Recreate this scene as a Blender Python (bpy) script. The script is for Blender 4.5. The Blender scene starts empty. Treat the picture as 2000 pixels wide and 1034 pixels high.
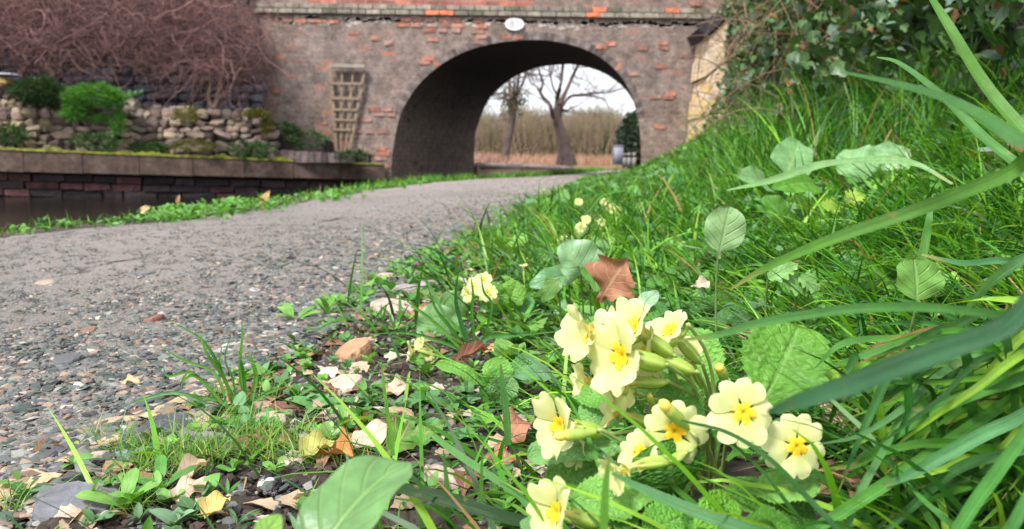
import bpy, math, random
import numpy as np
from mathutils import Vector, Matrix
R = math.radians
rng = np.random.default_rng(11)
random.seed(5)
scene = bpy.context.scene

# ------------------------------------------------------------------ camera
FPX, CAMZ, PITCH, ROLL = 1500.0, 0.25, R(7.7), R(0.8)
_f = np.array([0, math.cos(PITCH), -math.sin(PITCH)])
_r0 = np.array([1.0, 0, 0]); _u0 = np.array([0, math.sin(PITCH), math.cos(PITCH)])
_r = _r0 * math.cos(ROLL) + _u0 * math.sin(ROLL)
_u = -_r0 * math.sin(ROLL) + _u0 * math.cos(ROLL)
CAM = np.array([0, 0, CAMZ])
cd = bpy.data.cameras.new("camera"); cam = bpy.data.objects.new("camera", cd)
scene.collection.objects.link(cam); scene.camera = cam
cam.matrix_world = Matrix(((_r[0], _u[0], -_f[0], 0), (_r[1], _u[1], -_f[1], 0), (_r[2], _u[2], -_f[2], CAMZ), (0, 0, 0, 1)))
cd.sensor_width = 36; cd.lens = 36 * FPX / 2000; cd.clip_start = 0.01; cd.clip_end = 2000
cd.dof.use_dof = True; cd.dof.focus_distance = 0.58; cd.dof.aperture_fstop = 12

# ------------------------------------------------------------------ light: bright overcast
SUN_EL, SUN_AZ = R(52), R(215)          # azimuth the light comes from, clockwise from +Y
w = bpy.data.worlds.new("World"); scene.world = w; w.use_nodes = True
nt = w.node_tree; nt.nodes.clear()
out = nt.nodes.new("ShaderNodeOutputWorld"); bg = nt.nodes.new("ShaderNodeBackground")
sky = nt.nodes.new("ShaderNodeTexSky"); sky.sky_type = 'NISHITA'; sky.sun_disc = False
sky.sun_elevation = SUN_EL; sky.sun_rotation = SUN_AZ; sky.air_density = 1.0; sky.dust_density = 2.5
tc = nt.nodes.new("ShaderNodeTexCoord"); mp = nt.nodes.new("ShaderNodeMapping"); mp.inputs['Scale'].default_value = (1, 1, 3)
cl = nt.nodes.new("ShaderNodeTexNoise"); cl.inputs['Scale'].default_value = 2.6; cl.inputs['Detail'].default_value = 6
cr = nt.nodes.new("ShaderNodeValToRGB"); cr.color_ramp.elements[0].position = .3; cr.color_ramp.elements[0].color = (.55, .55, .55, 1)
cr.color_ramp.elements[1].position = .62; cr.color_ramp.elements[1].color = (1, 1, 1, 1)
mx = nt.nodes.new("ShaderNodeMixRGB"); mx.inputs[2].default_value = (11.5, 11.8, 12.3, 1)
nt.links.new(tc.outputs['Generated'], mp.inputs[0]); nt.links.new(mp.outputs[0], cl.inputs['Vector'])
nt.links.new(cl.outputs['Fac'], cr.inputs[0]); nt.links.new(cr.outputs[0], mx.inputs[0]); nt.links.new(sky.outputs[0], mx.inputs[1])
nt.links.new(mx.outputs[0], bg.inputs[0]); bg.inputs[1].default_value = 0.075
nt.links.new(bg.outputs[0], out.inputs[0])
sd = bpy.data.lights.new("sun", 'SUN'); sd.energy = 3.1; sd.angle = R(12); sd.color = (1, .98, .95)
sun = bpy.data.objects.new("sun", sd); scene.collection.objects.link(sun)
ld = Vector((math.sin(SUN_AZ) * math.cos(SUN_EL), math.cos(SUN_AZ) * math.cos(SUN_EL), math.sin(SUN_EL)))
sun.rotation_euler = ld.to_track_quat('Z', 'Y').to_euler(); sun.location = ld * 30
vs = scene.view_settings; vs.view_transform = 'Standard'; vs.look = 'None'; vs.gamma = 1; vs.exposure = 0.92
scene.cycles.max_bounces = 6; scene.cycles.transparent_max_bounces = 6; scene.cycles.transmission_bounces = 3
scene.cycles.use_denoising = True

# ------------------------------------------------------------------ pixel <-> world helpers
def ray(px, py):
    return (px - 1000) / FPX * _r + (517 - py) / FPX * _u + _f
def P(px, py, Y):
    d = ray(px, py); return CAM + d * (Y / d[1])
def G0(px, py, z=0.0):
    d = ray(px, py); return CAM + d * ((z - CAMZ) / d[2])

def sstep(a, b, x):
    t = np.clip((x - a) / (b - a), 0, 1); return t * t * (3 - 2 * t)
_re = [G0(*p) for p in [(-40, 945), (200, 850), (400, 735), (600, 620), (820, 500), (1000, 428), (1070, 392), (1110, 370), (1150, 355), (1190, 346)]]
_le = [G0(*p) for p in [(0, 470), (150, 450), (350, 432), (560, 400), (700, 376), (840, 358), (930, 351), (1040, 346.5), (1120, 341)]]
RY = [-2] + [p[1] for p in _re] + [16, 22, 40, 80]
RX = [_re[0][0]] + [p[0] for p in _re]; RX += [RX[-1] + .9, RX[-1] + 2.8, RX[-1] + 10, RX[-1] + 30]
LY = [-2] + [p[1] for p in _le] + [22, 40, 80]
LX = [_le[0][0]] + [p[0] for p in _le]; LX += [LX[-1] + 1.4, LX[-1] + 8, LX[-1] + 28]
def eR(y): return np.interp(y, RY, RX)
def eL(y): return np.interp(y, LY, LX)
def zg(x, y):
    x = np.asarray(x, float); y = np.asarray(y, float)
    s = x - eR(y); H = np.interp(y, [0, 1, 2.5, 4, 11, 20], [.40, .42, .48, .60, .90, .8]); W = 1.9
    t = np.clip((s - .3) / (W - .3), 0, 1)
    z = H * (t ** 1.25) + np.clip(s - W, 0, 30) * .22
    z += np.where(s > .1, 1, 0) * (.012 * np.sin(9 * x + 3 * y) * np.sin(7 * y - 2 * x)) * sstep(.1, .5, s)
    z += .03 * sstep(-.05, .15, s) * (1 - sstep(.3, .6, s)) * .5
    c = np.clip((x - eL(y)) / np.maximum(eR(y) - eL(y), .3), 0, 1)
    z += .018 * np.sin(c * math.pi)
    d = eL(y) - .22 - x
    z -= .85 * sstep(0, .22, d)
    return z
def G(px, py, dz=0.0):
    d = ray(px, py); lo = None; t = .15; prev = t
    while t < 60:
        p = CAM + d * t
        if p[2] < zg(p[0], p[1]) + dz:
            a, b = prev, t
            for _ in range(30):
                m = (a + b) / 2; q = CAM + d * m
                if q[2] < zg(q[0], q[1]) + dz: b = m
                else: a = m
            q = CAM + d * b; return q
        prev = t; t *= 1.01
    return CAM + d * 60
def project(p):
    v = np.asarray(p, float) - CAM; z = v @ _f
    return 1000 + FPX * (v @ _r) / z, 517 - FPX * (v @ _u) / z, z
def inview(p, m=150):
    x, y, z = project(p); return (z > .05) & (x > -m) & (x < 2000 + m) & (y > -m) & (y < 1034 + 2 * m)

# ------------------------------------------------------------------ materials
def lin(c): return tuple(((v / 255) / 12.92 if v / 255 < .04045 else ((v / 255 + .055) / 1.055) ** 2.4) for v in c)
class N:
    def __init__(s, name):
        s.m = bpy.data.materials.new(name); s.m.use_nodes = True; s.t = s.m.node_tree; s.b = s.t.nodes['Principled BSDF']
    def n(s, k, **kw):
        o = s.t.nodes.new(k)
        for a, v in kw.items():
            if a in o.inputs: o.inputs[a].default_value = v
            else: setattr(o, a, v)
        return o
    def l(s, a, b): s.t.links.new(a, b)
    def mix(s, f, a, b, mode='MIX'):
        o = s.t.nodes.new('ShaderNodeMixRGB'); o.blend_type = mode
        for i, v in enumerate((f, a, b)):
            if hasattr(v, 'links'): s.l(v, o.inputs[i])
            elif i == 0: o.inputs[0].default_value = v
            else: o.inputs[i].default_value = (*v, 1) if len(v) == 3 else v
        return o.outputs[0]
    def ramp(s, f, stops, interp='LINEAR'):
        o = s.t.nodes.new('ShaderNodeValToRGB'); r = o.color_ramp; r.interpolation = interp
        while len(r.elements) < len(stops): r.elements.new(.5)
        for e, (p, c) in zip(r.elements, stops):
            e.position = p; e.color = (c, c, c, 1) if not hasattr(c, '__len__') else (*c, 1)
        s.l(f, o.inputs[0]); return o.outputs[0]
    def noise(s, sc, det=4, rough=.6, vec=None):
        o = s.n('ShaderNodeTexNoise'); o.inputs['Scale'].default_value = sc; o.inputs['Detail'].default_value = det; o.inputs['Roughness'].default_value = rough
        s.l(vec if vec is not None else s.obj(), o.inputs['Vector']); return o.outputs['Fac']
    def obj(s):
        if not hasattr(s, '_tc'): s._tc = s.n('ShaderNodeTexCoord')
        return s._tc.outputs['Object']
    def bump(s, h, st=.4, d=.01):
        o = s.n('ShaderNodeBump'); o.inputs['Strength'].default_value = st; o.inputs['Distance'].default_value = d
        s.l(h, o.inputs['Height']); s.l(o.outputs[0], s.b.inputs['Normal']); return o.outputs[0]

def mat_plain(name, col, rough=.8, var=.35, sc=8, bump=0, bd=.01, attr=False, trans=0, spec=.3, sc2=None):
    k = N(name)
    if attr:
        a = k.n('ShaderNodeAttribute'); a.attribute_name = 'Col'; base = a.outputs['Color']
    else:
        r_ = k.n('ShaderNodeRGB'); r_.outputs[0].default_value = (*col, 1); base = r_.outputs[0]
    nz = k.noise(sc, 5)
    v = k.ramp(nz, [(.3, 1 - var), (.7, 1 + var)])
    c = k.mix(1.0, base, v, 'MULTIPLY')
    k.l(c, k.b.inputs['Base Color']); k.b.inputs['Roughness'].default_value = rough
    k.b.inputs['Specular IOR Level'].default_value = spec
    if bump: k.bump(k.noise(sc2 or sc * 3, 6), bump, bd)
    if trans:
        tr = k.n('ShaderNodeBsdfTranslucent'); c2 = k.mix(1.0, c, (1.25, 1.2, .55), 'MULTIPLY'); k.l(c2, tr.inputs['Color'])
        ms = k.n('ShaderNodeMixShader'); ms.inputs[0].default_value = trans
        k.l(k.b.outputs[0], ms.inputs[1]); k.l(tr.outputs[0], ms.inputs[2])
        k.l(ms.outputs[0], k.t.nodes['Material Output'].inputs['Surface'])
    return k.m

def mat_leaf(name, col, vein=(.35, .5, .2), rough=.5, trans=.3, var=.25, nveins=7, slant=1.1, vstr=.5, bump=.3, attr=False, spots=None, bd=.0012, net=0):
    """leaf with midrib and side veins from the leaf's own UVs (u across -1..1 in x, t along in y)"""
    k = N(name)
    uv = k.n('ShaderNodeUVMap'); uv.uv_map = 'UVMap'
    sp = k.n('ShaderNodeSeparateXYZ'); k.l(uv.outputs[0], sp.inputs[0])
    def mth(op, a, b=None):
        o = k.n('ShaderNodeMath'); o.operation = op
        for i, v in enumerate((a, b)):
            if v is None: continue
            if hasattr(v, 'links'): k.l(v, o.inputs[i])
            else: o.inputs[i].default_value = v
        return o.outputs[0]
    au = mth('ABSOLUTE', mth('SUBTRACT', mth('MULTIPLY', sp.outputs[0], 2), 1))
    mid = k.ramp(au, [(0, 1), (.05, .7), (.1, 0)])
    ph = mth('FRACT', mth('MULTIPLY', mth('SUBTRACT', sp.outputs[1], mth('MULTIPLY', au, slant / nveins * 1.6)), nveins))
    side = k.ramp(ph, [(0, 1), (.07, .6), (.14, 0), (.9, 0), (1, 1)])
    side = mth('MULTIPLY', side, .65)
    vm = mth('MAXIMUM', mid, side)
    if attr:
        a = k.n('ShaderNodeAttribute'); a.attribute_name = 'Col'; base = a.outputs['Color']
    else:
        r_ = k.n('ShaderNodeRGB'); r_.outputs[0].default_value = (*col, 1); base = r_.outputs[0]
    nz = k.noise(60, 4); v = k.ramp(nz, [(.3, 1 - var), (.7, 1 + var)])
    c = k.mix(1.0, base, v, 'MULTIPLY')
    if spots: c = k.mix(k.ramp(k.noise(45, 3), [(.62, 0), (.72, .8)]), c, spots)
    f = mth('MULTIPLY', vm, vstr); c = k.mix(f, c, vein)
    k.l(c, k.b.inputs['Base Color']); k.b.inputs['Roughness'].default_value = rough; k.b.inputs['Specular IOR Level'].default_value = .35
    hh = mth('ADD', mth('MULTIPLY', vm, -1), mth('MULTIPLY', k.noise(220, 3), .5))
    if net:
        mp_ = k.n('ShaderNodeMapping'); mp_.inputs['Scale'].default_value = (7, 15, 1); k.l(uv.outputs[0], mp_.inputs[0])
        vo = k.n('ShaderNodeTexVoronoi'); vo.feature = 'DISTANCE_TO_EDGE'; vo.inputs['Scale'].default_value = 1; k.l(mp_.outputs[0], vo.inputs['Vector'])
        nv = k.ramp(vo.outputs['Distance'], [(0, 0), (.25, .8), (.5, 1)]); hh = mth('ADD', mth('MULTIPLY', nv, 1.6), hh)
    k.bump(hh, bump, bd)
    tr = k.n('ShaderNodeBsdfTranslucent'); c2 = k.mix(1.0, c, (1.25, 1.2, .55), 'MULTIPLY'); k.l(c2, tr.inputs['Color'])
    ms = k.n('ShaderNodeMixShader'); ms.inputs[0].default_value = trans
    k.l(k.b.outputs[0], ms.inputs[1]); k.l(tr.outputs[0], ms.inputs[2]); k.l(ms.outputs[0], k.t.nodes['Material Output'].inputs['Surface'])
    return k.m

# ------------------------------------------------------------------ mesh building
class Geo:
    def __init__(s): s.v = []; s.f = []; s.ft = []; s.c = []; s.uv = []; s.n = 0
    def add(s, V, F, col=(1, 1, 1), uv=None):
        V = np.asarray(V, float).reshape(-1, 3); n = len(V)
        col = np.asarray(col, float)
        if col.ndim == 1: col = np.broadcast_to(col, (n, 3))
        s.c.append(col); s.v.append(V); s.uv.append(np.zeros((n, 2)) if uv is None else np.asarray(uv, float))
        if isinstance(F, np.ndarray):
            s.f.append((F + s.n).ravel()); s.ft.append(np.full(len(F), F.shape[1]))
        else:
            for q in F: s.f.append(np.asarray(q) + s.n); s.ft.append(np.array([len(q)]))
        s.n += n
    def build(s, name, mat, parent=None, smooth=True, origin=None):
        me = bpy.data.meshes.new(name)
        V = np.concatenate(s.v); F = np.concatenate(s.f).astype(np.int32); T = np.concatenate(s.ft).astype(np.int32)
        C = np.concatenate(s.c); U = np.concatenate(s.uv)
        o = bpy.data.objects.new(name, me); scene.collection.objects.link(o)
        if parent is not None:
            o.parent = parent; V = V - np.array(gloc(parent))
        elif origin is not None:
            V = V - np.asarray(origin); o.location = tuple(origin)
        me.vertices.add(len(V)); me.vertices.foreach_set('co', V.astype(np.float32).ravel())
        me.loops.add(len(F)); me.loops.foreach_set('vertex_index', F)
        me.polygons.add(len(T)); st = np.concatenate([[0], np.cumsum(T)[:-1]]).astype(np.int32)
        me.polygons.foreach_set('loop_start', st); me.polygons.foreach_set('loop_total', T)
        me.polygons.foreach_set('use_smooth', np.full(len(T), bool(smooth)))
        a = me.color_attributes.new('Col', 'FLOAT_COLOR', 'POINT')
        a.data.foreach_set('color', np.concatenate([C, np.ones((len(C), 1))], 1).astype(np.float32).ravel())
        ul = me.uv_layers.new(name='UVMap'); ul.data.foreach_set('uv', U[F].astype(np.float32).ravel())
        me.update(calc_edges=True); me.materials.append(mat); return o
def gloc(o):
    l = Vector((0, 0, 0))
    while o is not None: l = l + o.location; o = o.parent
    return tuple(l)
def tag(o, label=None, cat=None, group=None, kind=None):
    if label: o['label'] = label
    if cat: o['category'] = cat
    if group: o['group'] = group
    if kind: o['kind'] = kind
    return o
def empty(name, loc, label, cat, group=None):
    o = bpy.data.objects.new(name, None); scene.collection.objects.link(o); o.location = tuple(loc); o.empty_display_size = .02
    return tag(o, label, cat, group)

def gridF(n, m):
    i, j = np.meshgrid(np.arange(n), np.arange(m), indexing='ij'); a = (i * (m + 1) + j).ravel()
    return np.stack([a, a + 1, a + m + 2, a + m + 1], 1)
def box(g, c, s, rot=None, col=(1, 1, 1), bev=0.0, jit=0.0):
    x = np.array([[-1, -1, -1], [1, -1, -1], [1, 1, -1], [-1, 1, -1], [-1, -1, 1], [1, -1, 1], [1, 1, 1], [-1, 1, 1]], float) * np.asarray(s) / 2
    if jit: x = x + rng.normal(0, jit, x.shape)
    if rot is not None: x = x @ np.asarray(rot).T
    g.add(x + np.asarray(c), np.array([[0, 3, 2, 1], [4, 5, 6, 7], [0, 1, 5, 4], [1, 2, 6, 5], [2, 3, 7, 6], [3, 0, 4, 7]]), col)
def hexa(g, pts, col=(1, 1, 1)):      # 8 points, bottom ring then top ring
    g.add(pts, np.array([[0, 3, 2, 1], [4, 5, 6, 7], [0, 1, 5, 4], [1, 2, 6, 5], [2, 3, 7, 6], [3, 0, 4, 7]]), col)
def tubes(g, paths, rad, sides=3, col=(1, 1, 1)):
    """paths (N,S,3), rad (N,S)"""
    paths = np.asarray(paths, float); rad = np.asarray(rad, float)
    if paths.ndim == 2: paths = paths[None]; 
    if rad.ndim == 1: rad = rad[None]
    n, S, _ = paths.shape
    t = np.gradient(paths, axis=1); t /= np.linalg.norm(t, axis=2, keepdims=True) + 1e-9
    ref = np.where(np.abs(t[..., 2:3]) > .9, np.array([1., 0, 0]), np.array([0, 0, 1.]))
    a = np.cross(t, ref); a /= np.linalg.norm(a, axis=2, keepdims=True) + 1e-9; b = np.cross(t, a)
    an = np.arange(sides) * 2 * math.pi / sides
    V = paths[:, :, None] + rad[:, :, None, None] * (a[:, :, None] * np.cos(an)[None, None, :, None] + b[:, :, None] * np.sin(an)[None, None, :, None])
    k = np.arange(sides); i = np.arange(S - 1)
    q = (i[:, None] * sides + k[None]).ravel(); q2 = (i[:, None] * sides + (k[None] + 1) % sides).ravel()
    F = np.stack([q, q2, q2 + sides, q + sides], 1)
    F = (F[None] + (np.arange(n) * S * sides)[:, None, None]).reshape(-1, 4)
    col = np.asarray(col, float)
    if col.ndim == 2: col = np.repeat(col, S * sides, 0)
    g.add(V.reshape(-1, 3), F, col)
def spline(pts, n):
    pts = np.asarray(pts, float); k = len(pts)
    if k == 2: return pts[0] + (pts[1] - pts[0]) * np.linspace(0, 1, n)[:, None]
    p = np.vstack([2 * pts[0] - pts[1], pts, 2 * pts[-1] - pts[-2]]); r = []
    for u in np.linspace(0, k - 1 - 1e-6, n):
        i = int(u); t = u - i; a, b, c, d = p[i:i + 4]
        r.append(.5 * ((2 * b) + (-a + c) * t + (2 * a - 5 * b + 4 * c - d) * t * t + (-a + 3 * b - 3 * c + d) * t ** 3))
    return np.array(r)
def ribbon(g, pts, wid, n=24, fold=.25, nrm=(0, -1, .4), col=(1, 1, 1), twist=0.0):
    c = spline(pts, n); wd = np.interp(np.linspace(0, 1, n), np.linspace(0, 1, len(wid)), wid)
    t = np.gradient(c, axis=0); t /= np.linalg.norm(t, axis=1, keepdims=True)
    nr = np.asarray(nrm, float); nr /= np.linalg.norm(nr)
    s = np.cross(t, nr); s /= np.linalg.norm(s, axis=1, keepdims=True); up = np.cross(s, t)
    if twist:
        a = np.linspace(0, twist, n)[:, None]; s, up = s * np.cos(a) + up * np.sin(a), up * np.cos(a) - s * np.sin(a)
    us = np.array([-1, -.5, 0, .5, 1.])
    V = c[:, None] + s[:, None] * (us[None, :, None] * wd[:, None, None] / 2) + up[:, None] * (np.abs(us)[None, :, None] * wd[:, None, None] * fold)
    T, U = np.meshgrid(np.linspace(0, 1, n), (us + 1) / 2, indexing='ij')
    g.add(V.reshape(-1, 3), gridF(n - 1, 4), col, np.stack([U.ravel(), T.ravel()], 1))
def scatter(g, TV, TF, pos, Rm, sc, col, tuv=None, jit=None):
    n = len(pos); k = len(TV); sc = np.asarray(sc, float)
    if sc.ndim == 1: sc = sc[:, None].repeat(3, 1)
    V = np.einsum('nij,nkj->nki', Rm, TV[None] * sc[:, None, :]) + pos[:, None]
    F = (TF[None] + (np.arange(n) * k)[:, None, None]).reshape(-1, TF.shape[1])
    g.add(V.reshape(-1, 3), F, np.repeat(col, k, 0), None if tuv is None else np.tile(tuv, (n, 1)))
def rots(yaw, pitch=None, roll=None):
    n = len(yaw); z = np.zeros(n); o = np.ones(n)
    pitch = z if pitch is None else pitch; roll = z if roll is None else roll
    cz, sz, cx, sx, cy, sy = np.cos(yaw), np.sin(yaw), np.cos(pitch), np.sin(pitch), np.cos(roll), np.sin(roll)
    Z = np.stack([cz, -sz, z, sz, cz, z, z, z, o], 1).reshape(n, 3, 3)
    X = np.stack([o, z, z, z, cx, -sx, z, sx, cx], 1).reshape(n, 3, 3)
    Y = np.stack([cy, z, sy, z, o, z, -sy, z, cy], 1).reshape(n, 3, 3)
    return Z @ X @ Y

# leaf outlines, half width 0..1 against t 0..1
def w_ovate(t): return np.sin(math.pi * np.clip(t, 0, 1) ** .75) ** .85
def w_lance(t): return np.sin(math.pi * np.clip(t, 0, 1) ** .9) ** 1.0
def w_spoon(t): return np.where(t < .66, .13 + .87 * sstep(.1, .52, t), np.sqrt(np.clip(1 - ((t - .66) / .34) ** 2, 0, 1)))
def w_round(t): return np.where(t < .15, .12, np.sqrt(np.clip(1 - ((t - .57) / .43) ** 2, 0, 1)))
def w_heart(t): return np.where(t < .12, .3 + t / .12 * .6, np.clip(1 - ((t - .25) / .78) ** 2, 0, 1) ** .75 * (1.0))
def w_oak(t): return (.12 + .88 * sstep(.05, .6, t)) * np.clip(1 - sstep(.7, 1, t) * .95, 0, 1) * (1 + .17 * np.sin(2 * math.pi * (4 * t + .1)))
def w_lobed(t): return w_ovate(t) * (1 + .28 * np.sin(2 * math.pi * 5 * t))
def w_ivy(t): return np.where(t < .1, .35 + 3 * t, 1) * np.clip(1.05 - t, 0, 1) ** .8 * (1 + .25 * np.cos(2 * math.pi * (2 * t + .1)))
def leafT(W=.5, prof=w_ovate, n=8, m=4, arch=.5, fold=.2, wave=0, crinkle=0, kv=8, teeth=0, seed=0, curl=0):
    """unit-length leaf along +Y, face +Z, chord on +Y"""
    r = np.random.default_rng(seed); t = np.linspace(0, 1, n + 1); u = np.linspace(-1, 1, m + 1)
    th = -arch * (t - .0); dy = np.cos(th); dz = np.sin(th)
    y = np.concatenate([[0], np.cumsum((dy[1:] + dy[:-1]) / 2) / n]); z = np.concatenate([[0], np.cumsum((dz[1:] + dz[:-1]) / 2) / n])
    ch = np.hypot(y[-1], z[-1]); a = -math.atan2(z[-1], y[-1]); y, z = (y * math.cos(a) - z * math.sin(a)) / ch, (y * math.sin(a) + z * math.cos(a)) / ch
    thn = th + a
    T, U = np.meshgrid(t, u, indexing='ij')
    hw = prof(t) * W / 2
    if teeth: hw = hw * (1 + .05 * np.sin(t * teeth * 2 * math.pi) + .03 * r.normal(size=n + 1))
    hgt = fold * np.abs(U) * hw[:, None] + curl * U ** 2 * hw[:, None]
    if wave: hgt = hgt + wave * W * np.sin(T * 14 + (U > 0) * 2 + seed) * U ** 2 * .5
    if crinkle:
        hgt = hgt + crinkle * W * (np.abs(np.sin(math.pi * kv * (T - .5 * np.abs(U) * W))) ** .6) * (.35 + .65 * np.abs(np.sin(math.pi * 3.0 * U)) ** .6) * np.clip(hw[:, None] / W * 3, 0, 1)
    X = U * hw[:, None]
    Y = y[:, None] - np.sin(thn)[:, None] * hgt; Z = z[:, None] + np.cos(thn)[:, None] * hgt
    return np.stack([X, Y, Z], 2).reshape(-1, 3), gridF(n, m), np.stack([(U.ravel() + 1) / 2, T.ravel()], 1)
def frame(y, n):
    y = np.asarray(y, float); y = y / np.linalg.norm(y); n = np.asarray(n, float); x = np.cross(y, n); x /= np.linalg.norm(x)
    return np.stack([x, y, np.cross(x, y)], 1)
def leaf_ab(g, a, b, width, nrm=(0, -.5, 1), col=(1, 1, 1), **kw):
    a = np.asarray(a, float); b = np.asarray(b, float); L = np.linalg.norm(b - a)
    V, F, U = leafT(W=width / L, **kw); g.add(V @ (frame(b - a, nrm) * L).T + a, F, col, U)
# ================================================================== SETTING
def soil_mat():
    k = N('soil_mat'); o = k.obj()
    a = k.noise(14, 8, .7); b = k.noise(90, 6, .7)
    c = k.ramp(a, [(.3, (.028, .019, .014)), (.5, (.06, .042, .03)), (.7, (.10, .075, .05))])
    c = k.mix(k.ramp(b, [(.55, 0), (.7, .6)]), c, (.16, .13, .10))
    k.l(c, k.b.inputs['Base Color']); k.b.inputs['Roughness'].default_value = .95
    k.bump(k.noise(60, 9, .75), 1.0, .012); return k.m
def path_mat():
    k = N('path_mat'); v = k.n('ShaderNodeTexVoronoi'); v.inputs['Scale'].default_value = 330; k.l(k.obj(), v.inputs['Vector'])
    hs = k.n('ShaderNodeSeparateXYZ'); k.l(v.outputs['Color'], hs.inputs[0])
    c = k.ramp(hs.outputs[0], [(0, (.09, .092, .084)), (.3, (.155, .155, .145)), (.55, (.21, .19, .175)), (.75, (.17, .15, .14)), (1, (.30, .265, .23))])
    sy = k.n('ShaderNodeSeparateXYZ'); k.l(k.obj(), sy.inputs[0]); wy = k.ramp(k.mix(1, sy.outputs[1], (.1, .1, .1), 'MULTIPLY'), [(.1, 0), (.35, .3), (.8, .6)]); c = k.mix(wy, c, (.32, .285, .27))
    fine = k.ramp(k.noise(420, 3), [(.3, .75), (.7, 1.2)])
    c = k.mix(1, c, fine, 'MULTIPLY')
    big = k.ramp(k.noise(1.6, 5), [(.35, (.85, .84, .82)), (.65, (1.2, 1.12, 1.12))])
    c = k.mix(1, c, big, 'MULTIPLY')
    k.l(c, k.b.inputs['Base Color']); k.b.inputs['Roughness'].default_value = .85
    k.bump(v.outputs['Distance'], .8, .004); return k.m
ys = np.concatenate([np.linspace(-1.5, .2, 12), np.arange(.24, 1.6, .02), np.arange(1.6, 4, .05), np.arange(4, 16, .15), np.arange(16, 60, 1.2), np.array([60, 90, 160, 400, 1200])])
us = np.concatenate([[-900, -200, -60, -25, -12, -8, -6, -5], np.arange(-4.6, -.8, .12), np.arange(-.8, 1.4, .025), np.arange(1.4, 4, .1), [4.5, 5.5, 8, 14, 30, 90, 900]])
Y_, U_ = np.meshgrid(ys, us, indexing='ij'); X_ = U_ + eR(Y_)
Z_ = zg(X_, Y_)
nearm = (Y_ < 3) & (U_ > -.05) & (U_ < 1.5)
Z_ = Z_ + np.where(nearm, rng.normal(0, .0025, Z_.shape), 0)
g = Geo(); g.add(np.stack([X_, Y_, Z_], 2).reshape(-1, 3), gridF(len(ys) - 1, len(us) - 1)[:, ::-1])
tag(g.build('ground', soil_mat()), kind='structure')
# towpath: a gravel sheet a few mm above the soil
yp = np.concatenate([np.arange(-1, 2.5, .03), np.arange(2.5, 17, .1), np.arange(17, 50, 1)]); cp = np.linspace(0, 1, 60)
Yp, Cp = np.meshgrid(yp, cp, indexing='ij')
lw = eL(Yp) + .02 + .05 * np.sin(Yp * 5) * (Cp < .5); rw = eR(Yp) + .02 * np.sin(Yp * 23) + .015 * np.sin(Yp * 61) + .04
Xp = lw + (rw - lw) * Cp
Zp = zg(Xp, Yp) + .006 + np.where(Yp < 3, rng.normal(0, .0012, Xp.shape), 0) - .02 * (np.abs(Cp - .5) > .492)
g = Geo(); g.add(np.stack([Xp, Yp, Zp], 2).reshape(-1, 3), gridF(len(yp) - 1, len(cp) - 1)[:, ::-1])
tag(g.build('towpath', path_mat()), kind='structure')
# canal water
WZ = -.31
k = N('water_mat'); k.b.inputs['Base Color'].default_value = (.008, .009, .006, 1); k.b.inputs['Roughness'].default_value = .12
k.b.inputs['Specular IOR Level'].default_value = .4; k.bump(k.noise(9, 4), .35, .012)
g = Geo(); g.add([[-60, -2, WZ], [60, -2, WZ], [60, 120, WZ], [-60, 120, WZ]], [[0, 1, 2, 3]]); tag(g.build('canal_water', k.m), kind='structure')

earth = mat_plain('earth_mat', (.075, .06, .04), .95, .4, 3, .8, .03, sc2=12)
# far canal wall line
A = P(0, 292, 9.9); B = P(752, 322, 11.75); dirAB = (B - A) / np.linalg.norm(B - A)
A0 = A - (B - A) * .9
def wl(t): return A0 + (B - A0) * t     # along the coping top
g = Geo(); T_ = A0[2] - .07
hexa(g, [[A0[0], A0[1] + .32, -1], [B[0], B[1] + .2, -1], [B[0], 15, -1], [A0[0] - 8, 15, -1], [A0[0], A0[1] + .32, T_], [B[0], B[1] + .2, B[2] - .05], [B[0], 15, .12], [A0[0] - 8, 15, .3]])
tag(g.build('far_bank', earth), kind='structure')
# bank beyond the bridge, on the left of the canal, and the ground past it
L1 = P(936, 318, 16.5); L2 = P(1020, 321, 22); L3 = P(1095, 325.5, 31); L4 = P(1120, 326, 38)
poly = [L1, L2, L3, L4, np.array([2, 44, L4[2]]), np.array([-6, 52, .1]), np.array([-40, 52, .1]), np.array([-40, 15.5, .2]), np.array([L1[0], 15.5, L1[2]])]
def prism(g, poly, z0, lift=0, col=(1, 1, 1)):
    n = len(poly); b = [[p[0], p[1], z0] for p in poly]; t = [[p[0], p[1], p[2] + lift] for p in poly]
    g.add(b + t, [list(range(n))[::-1], list(range(n, 2 * n))] + [[i, (i + 1) % n, (i + 1) % n + n, i + n] for i in range(n)], col)
g = Geo(); prism(g, poly, -1, -.06); tag(g.build('left_bank', mat_plain('bankearth', (.20, .12, .09), .95, .4, 2, .8, .05)), kind='structure')
g = Geo(); prism(g, [np.array([-300, 66, -.1]), np.array([300, 66, -.1]), np.array([600, 1100, 0]), np.array([-600, 1100, 0])], -1)
tag(g.build('field', mat_plain('fieldm', (.16, .13, .06), .95, .3, .3)), kind='structure')
# hillside behind brambles
g = Geo(); hexa(g, [[-30, 12.9, -.5], [-3.4, 12.9, -.5], [-3.4, 22, -.5], [-30, 22, -.5], [-30, 13.2, 3.6], [-3.4, 13.2, 3.2], [-3.4, 22, 4], [-30, 22, 4.5]])
tag(g.build('hillside', mat_plain('hillm', (.05, .04, .035), .95, .4, 3)), kind='structure')

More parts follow.
